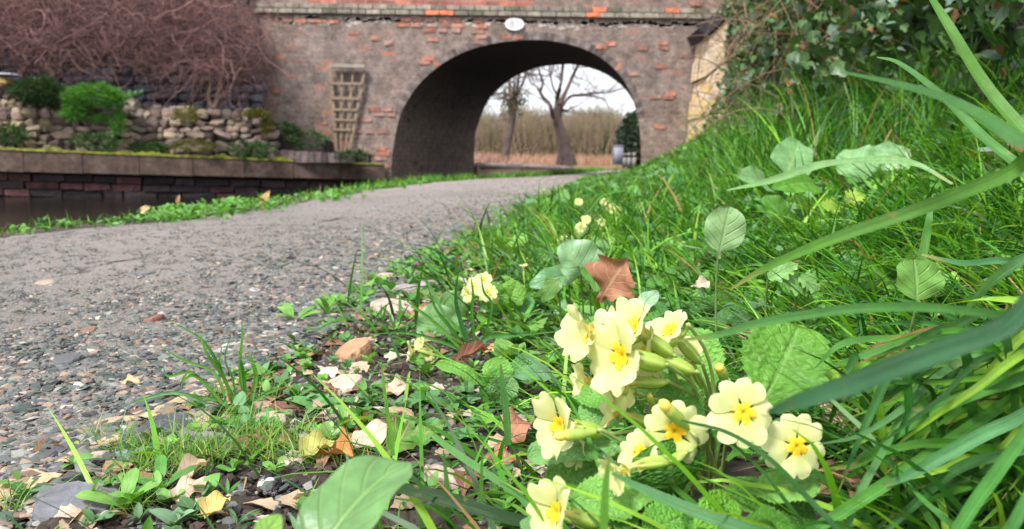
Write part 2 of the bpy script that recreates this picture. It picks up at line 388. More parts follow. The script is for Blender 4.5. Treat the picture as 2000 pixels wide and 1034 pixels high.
# ================================================================== BRIDGE
def brick_mat(name, mortar, base, redness=.12, patch=True, parapet=False, dark=False):
    k = N(name); o = k.obj(); sp = k.n('ShaderNodeSeparateXYZ'); k.l(o, sp.inputs[0])
    cb = k.n('ShaderNodeCombineXYZ'); k.l(sp.outputs[0], cb.inputs[0]); k.l(sp.outputs[2], cb.inputs[1])
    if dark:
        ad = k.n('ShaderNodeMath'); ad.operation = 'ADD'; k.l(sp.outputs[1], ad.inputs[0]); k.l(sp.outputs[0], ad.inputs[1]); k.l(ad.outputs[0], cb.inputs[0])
    b = k.n('ShaderNodeTexBrick'); k.l(cb.outputs[0], b.inputs['Vector'])
    b.inputs['Color1'].default_value = (0, 0, 0, 1); b.inputs['Color2'].default_value = (1, 1, 1, 1); b.inputs['Mortar'].default_value = (.5, .5, .5, 1)
    b.inputs['Scale'].default_value = 1; b.inputs['Brick Width'].default_value = .225; b.inputs['Row Height'].default_value = .075; b.inputs['Mortar Size'].default_value = .009
    b.inputs['Mortar Smooth'].default_value = .4; b.inputs['Bias'].default_value = 0
    col = k.ramp(b.outputs['Color'], [(0, base[0]), (.35, base[1]), (.6, base[2]), (.8, base[3]), (1, base[4])])
    st = k.noise(1.3, 8, .65); st2 = k.noise(9, 6, .7); st3 = k.noise(30, 4, .7)
    # blackened / limey skin that hides the brick joints in large part
    skin = k.ramp(st2, [(.3, (.05, .038, .037)), (.42, (.14, .11, .10)), (.55, (.25, .20, .18)), (.68, (.42, .35, .31))])
    skin = k.mix(.5, skin, k.ramp(st3, [(.3, (.05, .038, .04)), (.7, (.38, .31, .275))]))
    red = k.ramp(b.outputs['Color'], [(.91, 0), (.94, 1)])
    if not dark: skin = k.mix(k.ramp(k.noise(4.2, 5, .8), [(.56, 0), (.68, .4)]), skin, (.32, .17, .14))
    m1 = k.ramp(k.noise(2.1, 3), [(.42, .1), (.64, 1)])
    redm = k.mix(1, red, m1, 'MULTIPLY')
    sk = k.ramp(st, [(.35, .97), (.65, .82)]) if not parapet else k.ramp(st, [(.35, .3), (.65, .15)])
    cc = k.mix(sk, col, skin)
    edge = k.ramp(k.noise(14, 4, .7), [(.38, 0), (.5, 1)])
    rr = k.mix(1, redm, edge, 'MULTIPLY')
    cc = k.mix(rr, cc, (.42, .16, .11) if not dark else (.10, .05, .04))
    cc = k.mix(k.mix(1, b.outputs['Fac'], (redness * 2,) * 3, 'MULTIPLY'), cc, mortar)
    bl_ = k.ramp(k.noise(3.3, 5, .75), [(.36, .55), (.5, 1.0), (.64, 1.35)]); cc = k.mix(.8 if not dark else .2, cc, k.mix(1, cc, bl_, 'MULTIPLY'))
    pk = k.ramp(k.noise(.9, 4), [(.4, (.98, .97, .97)), (.62, (1.1, 1.02, .95))]); cc = k.mix(1, cc, pk, 'MULTIPLY')
    if dark: cc = k.mix(k.ramp(k.mix(1, sp.outputs[2], (.4, .4, .4), 'MULTIPLY'), [(.1, .0), (.42, .22), (.62, .7), (.8, .93)]), cc, (.012, .011, .012))  # painted shade: soffit stays lighter low down, near black towards the crown
    wsp = k.ramp(k.noise(7, 4, .8), [(.71, 0), (.76, .6)]); cc = k.mix(wsp, cc, (.62, .57, .52) if not dark else (.04, .04, .04))
    k.l(cc, k.b.inputs['Base Color']); k.b.inputs['Roughness'].default_value = .95; k.b.inputs['Specular IOR Level'].default_value = .15
    h = k.mix(.5, k.mix(1, b.outputs['Fac'], (-1, -1, -1), 'MULTIPLY'), st3); k.bump(h, .9, .03); return k.m
greybr = [(.14, .10, .10), (.20, .155, .15), (.12, .09, .09), (.25, .18, .16), (.42, .16, .11)]
redbr = [(.30, .10, .075), (.42, .13, .09), (.24, .09, .075), (.50, .17, .11), (.55, .20, .13)]
bm_face = brick_mat('bridge_brick', (.30, .26, .22), greybr)
bm_par = brick_mat('parapet_red_brick', (.30, .24, .21), redbr, .3, parapet=True)
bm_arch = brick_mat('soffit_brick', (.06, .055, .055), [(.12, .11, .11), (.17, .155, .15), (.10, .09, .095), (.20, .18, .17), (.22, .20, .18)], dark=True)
BY = 12.0
def PB(px, py, Y=BY): return P(px, py, Y)
near_px = [(757, 362), (766, 300), (775, 250), (783, 222), (797, 195), (814, 170), (835, 148), (862, 126), (893, 108), (925, 95), (960, 86), (1000, 80), (1035, 78), (1068, 79), (1100, 84), (1130, 92), (1160, 105), (1188, 124), (1212, 148), (1230, 178), (1242, 212), (1249, 250), (1252, 290), (1254, 345)]
arch = np.array([PB(*p) for p in near_px]); arch[0, 2] = arch[-1, 2] = -.9
arch = np.vstack([arch[:1], spline(arch[1:-1], 60), arch[-1:]])
far_px = [(925, 362), (926, 300), (929, 262), (937, 235), (948, 208), (962, 186), (985, 165), (1010, 148), (1045, 134), (1080, 128), (1115, 126)]
FY = 15.3
farc = np.array([P(p[0], p[1], FY) for p in far_px]); farc[0, 2] = -.9
sc_ = .985; sh = farc[-1] - arch[len(arch) // 2 + 4]
nL = len(arch) // 2 + 5
fl = np.vstack([farc[:1], spline(farc[1:], nL - 1)]); fr = arch[nL:] + np.array([farc[-1][0] - arch[nL - 1][0], FY - BY, farc[-1][2] - arch[nL - 1][2]]); fr[-1, 2] = -.9
far_arch = np.vstack([fl, fr])
zs = P(1000, 33, BY)[2]      # string course height
bridge = empty('canal_bridge', (0.1, BY, -.3), 'soot stained brick humpback bridge arching over the canal and towpath', 'bridge')
# face
xl = PB(380, 200)[0] - 3.5; xr = PB(1450, 200)[0] + 2.5
g = Geo()
n = len(arch); V = []; 
top = [[p[0], BY, zs] for p in arch]; V = [list(p) for p in arch] + top
F = [[i, i + 1, n + i + 1, n + i][::-1] for i in range(n - 1)]
g.add(V, [q[::-1] for q in F])
g.add([[xl, BY, -.9], [arch[0][0], BY, -.9], [arch[0][0], BY, zs], [xl, BY, zs]], [[0, 1, 2, 3]])
g.add([[arch[-1][0], BY, -.9], [xr, BY, -.9], [xr, BY, zs], [arch[-1][0], BY, zs]], [[0, 1, 2, 3]])
# back face and the fill above, so that the bridge is solid
V = [list(p) for p in far_arch] + [[p[0], FY, zs] for p in far_arch]
g.add(V, [[i, i + 1, n + i + 1, n + i] for i in range(n - 1)])
g.add([[xl, FY, -.9], [far_arch[0][0], FY, -.9], [far_arch[0][0], FY, zs], [xl, FY, zs]], [[0, 1, 2, 3]])
g.add([[far_arch[-1][0], FY, -.9], [xr + 2, FY, -.9], [xr + 2, FY, zs], [far_arch[-1][0], FY, zs]], [[0, 1, 2, 3]])
wall_o = g.build('wall', bm_face, bridge, False)
g = Geo(); m = 6
S = np.linspace(0, 1, m + 1); V = arch[None] * (1 - S)[:, None, None] + far_arch[None] * S[:, None, None]
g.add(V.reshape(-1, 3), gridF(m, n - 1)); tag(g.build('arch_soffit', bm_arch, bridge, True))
# arch ring : a course of headers on edge, slightly proud
g = Geo(); ctr = np.array([arch[:, 0].mean(), BY, .6]); acc = 0
ring = arch[(arch[:, 2] > .9)]
seg = np.linalg.norm(np.diff(ring, axis=0), axis=1); cum = np.concatenate([[0], np.cumsum(seg)]); nb = int(cum[-1] / .078)
for i in range(nb):
    s0, s1 = i * .078 + .004, (i + 1) * .078 - .004
    p0 = np.array([np.interp(s0, cum, ring[:, j]) for j in range(3)]); p1 = np.array([np.interp(s1, cum, ring[:, j]) for j in range(3)])
    tn = (p1 - p0) / np.linalg.norm(p1 - p0); nn = np.array([-tn[2], 0, tn[0]]); 
    if nn[2] < 0: nn = -nn
    h = .11 + rng.normal(0, .004); pr = .003 + rng.uniform(0, .004)
    c = np.array([.17, .14, .13]) * rng.uniform(.5, 1.3) if rng.random() > .05 else np.array([.36, .17, .12])
    q = [p0, p1, p1 + nn * h, p0 + nn * h]
    hexa(g, [v + [0, -pr, 0] for v in q] + [v + [0, .05, 0] for v in q], c)
g.build('arch_ring', mat_plain('ring_brick', (.2, .15, .13), .95, .5, 9, .7, .02, attr=True), bridge, False)
# string course (brick bands) and parapet
g = Geo(); x = xl
for row, (zc, hh, pr) in enumerate([(zs + .035, .07, .05), (zs + .115, .07, .03)]):
    x = xl + row * .1
    while x < xr:
        L = .215
        c = np.array([.27, .235, .19]) * rng.uniform(.65, 1.2)
        if rng.random() < .045: c = np.array([.62, .20, .11])
        elif rng.random() < .12: c = np.array([.13, .13, .09])
        box(g, [x + L / 2, BY + .04 - pr, zc], [L - rng.uniform(.004, .012), .12, hh - .006], col=c); x += L + .005
g.build('string_course', mat_plain('string_brick', (.3, .25, .2), .95, .4, 12, .7, .02, attr=True), bridge, False)
g = Geo(); xm = PB(1042, 10)[0]; xa = PB(600, 10)[0]
for x0, x1 in ((xa, xm),): box(g, [(x0 + x1) / 2, BY + .17, zs + .15 + .45], [x1 - x0, .34, .9])
g.build('parapet_red', bm_par, bridge, False)
for x0, x1 in ((xl, xa - .002), (xm + .002, xr)):
    g = Geo(); box(g, [(x0 + x1) / 2, BY + .172, zs + .15 + .45], [x1 - x0, .34, .9]); g.build('parapet', bm_face, bridge, False)
g = Geo(); box(g, [(xl + xr) / 2, (BY + FY) / 2 + .17, zs + .05], [xr - xl, FY - BY - .35, .1]); box(g, [(xl + xr) / 2, FY - .16, zs + .4], [xr - xl, .3, .8]); g.build('roadway', earth, bridge, False)
# pale lime band under the string course, a crumbling render line
g = Geo()
for i in range(150):
    px = 470 + i * 6.3 + rng.uniform(-4, 4); c = PB(px, 46 + rng.uniform(-6, 6) + (px - 480) * .012)
    c[2] = zs - .045 - abs(rng.normal(0, .05)); an = np.linspace(0, 2 * math.pi, 10, endpoint=False); rr = rng.uniform(.5, 1, 10)
    V = np.stack([c[0] + np.cos(an) * rr * rng.uniform(.05, .13), np.full(10, BY - .006), c[2] + np.sin(an) * rr * .042], 1)
    g.add(np.vstack([V, V + [0, .01, 0]]), [list(range(10))] + [[i, (i + 1) % 10, (i + 1) % 10 + 10, i + 10] for i in range(10)], np.array([.40, .34, .30]) * rng.uniform(.75, 1.15))
# loose bright bricks where the skin has spalled
sp_px = [(575, 40, 4, 1), (640, 42, 2, 1), (865, 50, 3, 3), (800, 44, 2, 2), (934, 62, 1, 5), (1000, 72, 2, 1), (845, 77, 1, 1), (690, 65, 1, 1), (735, 75, 1, 1), (830, 118, 1, 2), (528, 160, 1, 2), (538, 178, 1, 1), (540, 200, 1, 1), (742, 214, 2, 1), (750, 224, 2, 1), (715, 235, 1, 1), (735, 258, 2, 1), (695, 258, 1, 1), (632, 240, 1, 1), (728, 305, 2, 2), (745, 300, 1, 3), (1193, 86, 1, 1), (1255, 95, 1, 1), (1297, 84, 1, 1), (1297, 94, 1, 1), (1240, 145, 1, 1), (1292, 130, 1, 1), (1293, 190, 2, 1), (1310, 183, 1, 1), (1288, 248, 1, 1), (760, 85, 1, 1), (700, 305, 1, 1), (730, 325, 3, 1), (1175, 92, 1, 1), (1340, 110, 1, 1), (1262, 35, 1, 1), (1150, 14, 1, 1), (1360, 8, 1, 1), (630, 290, 1, 1)]
for px, py, nx, ny in sp_px:
    c = PB(px, py)
    for a in range(nx):
        for b in range(ny):
            yy = BY - .004 if c[2] < zs else BY - .012
            box(g, [c[0] + (a - nx / 2 + .5) * .2 + (b % 2) * .05, yy, c[2] + (b - ny / 2 + .5) * .075], [.185 * rng.uniform(.65, 1.05), .02, .064 * rng.uniform(.8, 1.05)], col=(np.array([.44, .185, .13]) * (1 - (q_ := rng.random() * .8)) + np.array([.24, .19, .17]) * q_) * rng.uniform(.7, 1.1), jit=.004)
wp_o = g.build('wall_patches', mat_plain('lime_mat', (.4, .34, .3), .95, .4, 14, .6, .01, attr=True), bridge, False)
with bpy.context.temp_override(active_object=wall_o, object=wall_o, selected_objects=[wall_o, wp_o], selected_editable_objects=[wall_o, wp_o]): bpy.ops.object.join()
# oval number plate
g = Geo(); c = PB(1005, 47.5, BY - .04); an = np.linspace(0, 2 * math.pi, 40, endpoint=False)
rx, rz = 18 / 1500 * BY, 11.5 / 1500 * BY
def oval(g, s, y0, y1, col):
    V = [[c[0] + rx * s * math.cos(a), y0, c[2] + rz * s * math.sin(a)] for a in an] + [[c[0] + rx * s * math.cos(a), y1, c[2] + rz * s * math.sin(a)] for a in an]
    g.add(V, [list(range(40)), list(range(40, 80))[::-1]] + [[i, (i + 1) % 40, (i + 1) % 40 + 40, i + 40] for i in range(40)], col)
oval(g, 1, c[1], BY, (.74, .74, .72)); oval(g, .97, c[1] - .004, c[1] - .0005, (.78, .78, .76))
pl = g.build('number_plate', mat_plain('plate_paint', (.75, .75, .73), .5, .06, 8, attr=True), bridge, False)
fc = bpy.data.curves.new('plate_number', 'FONT'); fc.body = '81'; fc.size = .16; fc.extrude = .002; fc.align_x = 'CENTER'; fc.align_y = 'CENTER'
fo = bpy.data.objects.new('plate_number', fc); scene.collection.objects.link(fo)
dg = bpy.context.evaluated_depsgraph_get(); me = bpy.data.meshes.new_from_object(fo.evaluated_get(dg)); bpy.data.objects.remove(fo)
no = bpy.data.objects.new('numerals', me); scene.collection.objects.link(no); no.rotation_euler = (R(90), 0, 0); no.parent = pl
no.location = Vector((c[0], c[1] - .007, c[2])) - Vector(gloc(pl)); me.materials.clear(); me.materials.append(mat_plain('numeral_paint', (.25, .25, .25), .7, .1))
# wing pilaster with lichen and its tilted coping
def lichen_mat():
    k = N('lichen_stone'); c = k.ramp(k.noise(5, 6, .65), [(.35, (.42, .30, .23)), (.5, (.66, .51, .40)), (.65, (.78, .68, .54))])
    gr = k.n('ShaderNodeSeparateXYZ'); k.l(k.obj(), gr.inputs[0])
    c = k.mix(k.mix(1, k.ramp(k.noise(4.0, 5, .7), [(.45, 0), (.56, .9)]), k.ramp(gr.outputs[2], [(0, 1), (.6, .9), (1.0, .35)]), 'MULTIPLY'), c, (.74, .50, .10))
    c = k.mix(k.ramp(k.noise(26, 4, .7), [(.6, 0), (.7, .5)]), c, (.25, .18, .14))
    k.l(c, k.b.inputs['Base Color']); k.b.inputs['Roughness'].default_value = .95; k.bump(k.noise(22, 6), .7, .03); return k.m
wp = empty('wing_wall_pier', PB(1390, 262, 11.6), 'yellow lichened masonry pier at the end of the bridge wall beside ivy', 'pier')
g = Geo(); yb = 11.15
a, b, cc_, d_ = PB(1361, 275, yb), PB(1410, 275, yb), PB(1432, 20, yb), PB(1386, 72, yb)
e = PB(1443, 20, 11.97); f_ = PB(1432, 275, 11.97)
bb = [a, b, f_, np.array([a[0], 11.97, a[2]])]; tt = [d_, cc_, e, np.array([d_[0], 11.97, d_[2]])]
for q in bb: q[2] -= .5
NS = 7; rings = [[p + (q - p) * t for p, q in zip(bb, tt)] for t in np.linspace(0, 1, NS + 1)]
for i in range(NS):
    lo = [p.copy() for p in rings[i]]; hi = [p.copy() for p in rings[i + 1]]
    for p in hi[:]: p[2] -= .008
    j = rng.normal(0, .008, 3); hexa(g, [p + j for p in lo] + [p + j for p in hi])
g.build('masonry', lichen_mat(), wp, False)
g = Geo(); s0, s1 = PB(1374, 66, yb - .05), PB(1440, 6, yb - .05); dv = (s1 - s0); dv /= np.linalg.norm(dv); up = np.array([-dv[2], 0, dv[0]])
q = [s0 - up * .06, s1 - up * .02, s1 + up * .10, s0 + up * .10]
hexa(g, [v for v in q] + [v + [.03, .9, 0] for v in q]); g.build('coping_stone', mat_plain('slatecap', (.05, .042, .045), .8, .5, 8, .6, .02), wp, False)

# ================================================================== LEFT BANK STRUCTURES
def conc_mat():
    k = N('coping_concrete'); c = k.ramp(k.noise(7, 7, .7), [(.3, (.04, .024, .018)), (.5, (.085, .053, .04)), (.7, (.15, .105, .085))])
    c = k.mix(k.ramp(k.noise(2, 4), [(.55, 0), (.7, .5)]), c, (.22, .19, .18))
    k.l(c, k.b.inputs['Base Color']); k.b.inputs['Roughness'].default_value = .9; k.bump(k.noise(30, 6), .5, .01); return k.m
nrm2 = np.array([dirAB[1], -dirAB[0], 0]); nrm2 /= np.linalg.norm(nrm2)   # towards the camera
if nrm2[1] > 0: nrm2 = -nrm2
back = -nrm2
cw = empty('canal_edge_wall', wl(.5) * [1, 1, 0] + [0, 0, WZ], 'long concrete coping over dark brick canal wall left of the bridge', 'canal wall')
g = Geo(); ns = 14
for i in range(ns):
    a, b = wl(i / ns) + dirAB * .004, wl((i + 1) / ns) - dirAB * .004
    ht = np.interp((i + .5) / ns, [.47, 1], [.28, .23])
    hexa(g, [a - [0, 0, ht], b - [0, 0, ht], b + back * .4 - [0, 0, ht], a + back * .4 - [0, 0, ht], a, b, b + back * .4, a + back * .4])
g.build('coping', conc_mat(), cw, False)
g = Geo(); a, b = wl(0) + back * .1, wl(1) + back * .1
for r_ in range(7):
    z1 = A[2] - .3 - r_ * .1; L = 0; tot = np.linalg.norm(b - a)
    while L < tot:
        bl = rng.uniform(.25, .5); p = a + dirAB * (L + bl / 2) * np.array([1, 1, 0]); p[2] = z1 - .05 - (A0[2] - 0) * 0
        p[2] += (B[2] - A[2]) * np.clip((p[0] - A[0]) / (B[0] - A[0]), -.9, 1)
        yaw = math.atan2(dirAB[1], dirAB[0]); Rz = [[math.cos(yaw), -math.sin(yaw), 0], [math.sin(yaw), math.cos(yaw), 0], [0, 0, 1]]
        c = np.array([.025, .016, .018]) * rng.uniform(.5, 1.5) if rng.random() > .3 else np.array([.07, .028, .03]) * rng.uniform(.6, 1.2)
        box(g, p + back * rng.uniform(.05, .075), [bl - .02, .12, .088], Rz, c, jit=.006); L += bl
hexa(g, [a - [0, 0, 1.2] + back * .1, b - [0, 0, 1.2] + back * .1, b - [0, 0, 1.2] + back * .3, a - [0, 0, 1.2] + back * .3, a - [0, 0, .25] + back * .1, b - [0, 0, .2] + back * .1, b - [0, 0, .2] + back * .3, a - [0, 0, .25] + back * .3], (.02, .015, .015))
g.build('brickwork', mat_plain('wetbrick', (.1, .06, .06), .7, .5, 10, .8, .02, attr=True), cw, False)
# moss along the coping edge
def moss_mat(name, c1, c2):
    k = N(name); c = k.ramp(k.noise(14, 6), [(.35, c1), (.65, c2)]); c = k.mix(k.ramp(k.noise(60, 3), [(.4, .0), (.7, .4)]), c, (.03, .04, .008))
    k.l(c, k.b.inputs['Base Color']); k.b.inputs['Roughness'].default_value = 1; k.bump(k.noise(90, 5), 1, .02); return k.m
mossm = moss_mat('moss_mat', (.07, .08, .012), (.24, .25, .02)); 
g = Geo(); nn_ = 260; m_ = 6
tt_ = np.linspace(.3, .995, nn_ + 1); vv = np.linspace(0, math.pi, m_ + 1)
amp = .018 + .022 * np.clip(np.sin(tt_ * 61) + np.sin(tt_ * 143 + 1) + rng.normal(0, .5, nn_ + 1), 0, 2)
V = []
for t_, am in zip(tt_, amp):
    p = wl(t_)
    for v_ in vv: V.append(p - back * .012 + back * (.12 + am) * (1 - math.cos(v_)) / 2 + np.array([0, 0, math.sin(v_) * (.01 + am) - .006 + rng.normal(0, .003)]))
g.add(V, gridF(nn_, m_)); mo = g.build('edge_moss', mossm, cw)

# drystone garden wall
stonem = mat_plain('rubble_mat', (.3, .26, .22), .95, .35, 9, .9, .03, attr=True, sc2=22)
def rock_template(k):
    r = np.random.default_rng(100 + k); n1, n2 = 9, 6; V = []
    for i in range(n2 + 1):
        for j in range(n1 + 1):
            th = math.pi * i / n2; ph = 2 * math.pi * j / n1; v = np.array([math.sin(th) * math.cos(ph), math.sin(th) * math.sin(ph), math.cos(th)])
            v = np.sign(v) * np.abs(v) ** .5; V.append(v)
    V = np.array(V); dirs = r.normal(size=(12, 3)); dirs /= np.linalg.norm(dirs, axis=1, keepdims=True)
    for d in dirs:
        h = r.uniform(.68, 1.0); e = V @ d - h; V = V - np.clip(e, 0, None)[:, None] * d
    return V * .5, gridF(n2, n1)
rocks = [rock_template(k) for k in range(8)]
topx = [-120, 0, 60, 130, 200, 245, 262, 300, 360, 420, 470, 500, 516, 530]
topy = [150, 178, 195, 205, 208, 205, 196, 200, 200, 206, 212, 214, 225, 262]
wa = empty('drystone_wall', P(250, 300, 10.9), 'low drystone wall of rough pale rubble above the mossy coping', 'stone wall')
g = Geo()
py = 304
def wallY(px, py): return 10.55 + (px / 520) * .75 + (300 - py) / 100 * .06
while py > 150:
    hp = rng.uniform(9, 21); px = -130 + rng.uniform(0, 10)
    while px < 528:
        wp_ = rng.uniform(11, 34) * (1.5 if rng.random() < .15 else 1)
        cx = px + wp_ / 2; ty = np.interp(cx, topx, topy)
        hh_ = hp * rng.uniform(.8, 1.4); cyy = py - hp / 2 + rng.uniform(-3, 3)
        if cyy - hh_ / 2 > ty - 6:
            Y = wallY(cx, cyy); c = P(cx, cyy, Y)
            V, Fq = rocks[rng.integers(8)]
            s = np.array([wp_ * 1.16, 26, hh_ * 1.2]) / 1500 * Y; a_ = rng.uniform(-.4, .4)
            Ry = np.array([[math.cos(a_), 0, math.sin(a_)], [0, 1, 0], [-math.sin(a_), 0, math.cos(a_)]])
            base = np.array([[.40, .33, .29], [.34, .27, .25], [.27, .22, .21], [.44, .38, .30], [.22, .17, .17], [.36, .32, .30]][rng.integers(6)])
            if cx < 130 and rng.random() < .3: base = np.array([.36, .32, .22])
            if rng.random() < .03: base = np.array([.28, .25, .11])
            if cyy > 270: base = base * .8
            g.add((V * s) @ Ry.T + c + [0, rng.uniform(-.03, .03), 0], Fq, base * np.array([.92, .84, .74]) * rng.uniform(.4, 1.0))
        px += wp_
    py -= hp
g.build('rubble', stonem, wa, False)
g = Geo(); pts = [(-130, 306)] + [(x, y + 8) for x, y in zip(topx, topy)] + [(532, 306)]
fr_ = [P(x, y, wallY(x, y) + .05) for x, y in pts]; bk = [P(x, y, wallY(x, y) + .05) + [0, .4, 0] for x, y in pts]; n_ = len(fr_)
g.add(fr_ + bk, [list(range(n_)), list(range(n_, 2 * n_))[::-1]] + [[i, (i + 1) % n_, (i + 1) % n_ + n_, i + n_] for i in range(n_)])
g.build('packing_earth', mat_plain('packing', (.06, .045, .03), 1, .4, 9), wa, False)
# blue-grey retaining wall behind it
rw_ = empty('retaining_wall', P(200, 200, 12), 'dark blue grey rubble retaining wall half hidden under the brambles', 'stone wall')
g = Geo(); py = 240
while py > 60:
    hp = rng.uniform(14, 24); px = -160
    while px < 500:
        wp_ = rng.uniform(18, 45); c = P(px + wp_ / 2, py - hp / 2, 11.75); V, Fq = rocks[rng.integers(8)]
        g.add(V * (np.array([wp_ * 1.03, 22, hp * 1.05]) / 1500 * 11.8) + c, Fq, np.array([.115, .12, .155]) * rng.uniform(.55, 1.45)); px += wp_
    py -= hp
g.build('rubble', stonem, rw_, False)
g = Geo(); a, b = P(-200, 260, 11.82), P(490, 260, 11.82); box(g, [(a[0] + b[0]) / 2, 11.9, 1.2], [b[0] - a[0], .2, 3.4]); g.build('backing', mat_plain('backing', (.03, .03, .035), 1, .3), rw_, False)
# stepped planter right of the drystone wall
pb_ = empty('stepped_planter', P(620, 300, 11.5), 'low dark mossy planter steps against the bridge foot', 'planter')
def slabpx(g, x0, x1, y0, y1, Y0, Y1, col, yy=0):
    a, b = P(x0, y1, Y0), P(x1, y1 + yy, Y0); c, d = P(x0, y0, Y0), P(x1, y0 + yy, Y0)
    hexa(g, [a, b, b + [0, Y1 - Y0, 0], a + [0, Y1 - Y0, 0], c, d, d + [0, Y1 - Y0, 0], c + [0, Y1 - Y0, 0]], col)
g = Geo(); slabpx(g, 516, 572, 250, 300, 11.5, 11.98, (.05, .045, .04)); slabpx(g, 572, 634, 268, 300, 11.5, 11.98, (.05, .045, .04), 6)
for i in range(15): slabpx(g, 522 + i * 13.2, 522 + i * 13.2 + 12.5, 292 + i * .8 + rng.uniform(-1, 1), 318, 11.25 + rng.uniform(-.01, .01), 11.5, np.array([.15, .11, .11]) * rng.uniform(.4, 1.3))
g.build('blocks', mat_plain('plantblock', (.1, .1, .1), .95, .5, 12, .8, .02, attr=True), pb_, False)

# trellis
tr = empty('fan_trellis', P(672, 296, 11.9), 'weathered wooden fan trellis leaning on the bridge wall', 'trellis')
tm = mat_plain('trellis_wood', (.25, .185, .13), .85, .3, 15, .4, .005)
def bar(g, a, b, wd, th, col=(1, 1, 1)):
    a = np.asarray(a); b = np.asarray(b); t = b - a; L = np.linalg.norm(t); t /= L; s = np.cross(t, [0, 1, 0]); s /= np.linalg.norm(s); u = np.array([0, 1, 0])
    q = [a - s * wd / 2, a + s * wd / 2, b + s * wd / 2, b - s * wd / 2]
    hexa(g, [v - u * th / 2 for v in q] + [v + u * th / 2 for v in q], col)
for tx, bx in ((646, 657), (668, 665), (690, 674), (712, 682)):
    g = Geo(); bar(g, P(bx, 296, 11.93), P(tx, 138, 11.93), .045 if tx in (646, 712) else .03, .02); g.build('upright', tm, tr, False)
for y_, x0, x1 in ((163, 646, 709), (192, 647, 704), (214, 650, 698), (234, 652, 692), (253, 650, 686)):
    g = Geo(); bar(g, P(x0, y_, 11.905), P(x1, y_ + 1, 11.905), .035, .02); g.build('rail', tm, tr, False)
g = Geo(); bar(g, P(646, 129, 11.9), P(713, 130, 11.9), .05, .09); g.build('top_board', mat_plain('topboard', (.30, .26, .22), .9, .2), tr, False)
# brown lichened slab at far left top
g = Geo(); V, Fq = rocks[3]; c = P(8, 163, 10.6); g.add(V * [.26, .3, .15] + c, Fq, (.36, .25, .10)); c = P(5, 147, 10.6); V, Fq = rocks[5]; g.add(V * [.42, .3, .05] + c, Fq, (.33, .34, .36))
g.build('capstones', stonem, wa, False)

# cushion shrubs on the drystone wall
def blades_geo(g, base, head, L, wd, th0, curl, seg, col, twist=0.3, taper=1.6, flat=None):
    """base (N,3), head yaw, start elevation th0, curl total (rad)"""
    n = len(base); t = np.linspace(0, 1, seg + 1)
    th = th0[:, None] - curl[:, None] * (t[None] ** 1.3)
    dl = L[:, None] / seg; hx = np.cos(th) * dl; hz = np.sin(th) * dl
    cx = np.concatenate([np.zeros((n, 1)), np.cumsum((hx[:, 1:] + hx[:, :-1]) / 2, 1)], 1); cz = np.concatenate([np.zeros((n, 1)), np.cumsum((hz[:, 1:] + hz[:, :-1]) / 2, 1)], 1)
    d = np.stack([np.cos(head), np.sin(head), np.zeros(n)], 1)
    sb = rng.normal(0, .12, n)[:, None] * t[None] ** 2 * L[:, None]
    s = np.stack([-np.sin(head), np.cos(head), np.zeros(n)], 1)
    C = base[:, None] + d[:, None] * cx[..., None] + s[:, None] * sb[..., None]; C[..., 2] += cz
    up = np.stack([-np.sin(th)[..., None] * d[:, None, 0:1], -np.sin(th)[..., None] * d[:, None, 1:2], np.cos(th)[..., None]], 3).reshape(n, seg + 1, 3)
    tw = rng.normal(0, twist, n)[:, None] + rng.normal(0, twist, n)[:, None] * t[None]
    sv = s[:, None] * np.cos(tw)[..., None] + up * np.sin(tw)[..., None]
    w_ = wd[:, None] * np.clip(1 - t[None] ** taper, .02, 1) * (.65 + .35 * np.minimum(t[None] * 5, 1)) / 2
    V = np.stack([C - sv * w_[..., None], C + sv * w_[..., None]], 2)
    F = gridF(seg, 1); F = (F[None] + (np.arange(n) * (seg + 1) * 2)[:, None, None]).reshape(-1, 4)
    uv = np.stack(np.meshgrid(t, [0, 1], indexing='ij')[::-1], 2).reshape(-1, 2)
    g.add(V.reshape(-1, 3), F, np.repeat(col, (seg + 1) * 2, 0), np.tile(uv, (n, 1)))
grassm = mat_plain('grass_mat', (.1, .2, .03), .45, .15, 5, attr=True, trans=.35, spec=.4)
def cushion(name, label, cat, ells, n, L, wd, c0, c1, group=None):
    g = Geo()
    for (px, py, rx, ry, Y, wgt) in ells:
        k = int(n * wgt); v = rng.normal(size=(k, 3)); v /= np.linalg.norm(v, axis=1, keepdims=True)
        r = np.array([rx, min(rx, ry * 1.6), ry]) / 1500 * Y; c = P(px, py, Y)
        bp = c + v * r * rng.uniform(.7, 1.08, (k, 1)) + np.array([.05, 0, .02]) * np.sin(v[:, :1] * 9 + v[:, 2:] * 7); head = np.arctan2(v[:, 1], v[:, 0]) + rng.normal(0, .4, k)
        th = np.arcsin(np.clip(v[:, 2], -.9, .9)) * .8 + .3 + rng.normal(0, .3, k)
        t = rng.random((k, 1)); blades_geo(g, bp, head, L * rng.uniform(.6, 1.3, k), np.full(k, wd), th, rng.uniform(-.2, .8, k), 2, np.array(c0) * (1 - t) + np.array(c1) * t, .8)
    return tag(g.build(name, grassm, origin=P(ells[0][0], ells[0][1] + ells[0][3], ells[0][4])), label, cat, group)
cushion('heather_cushion', 'dark green heathery cushion shrub draped over the drystone wall', 'shrub', [(78, 178, 46, 22, 10.6, 1), (110, 190, 30, 18, 10.6, .5)], 6000, .06, .012, (.02, .045, .02), (.06, .11, .04))
cushion('alpine_cushion', 'bright green alpine cushion plant spilling down the drystone wall', 'shrub', [(185, 186, 52, 19, 10.55, 1), (150, 192, 25, 18, 10.55, .3), (222, 195, 22, 16, 10.55, .3), (148, 220, 20, 14, 10.5, .3), (230, 240, 9, 22, 10.55, .2), (195, 232, 14, 5, 10.55, .12)], 6500, .045, .010, (.05, .15, .03), (.14, .36, .06))
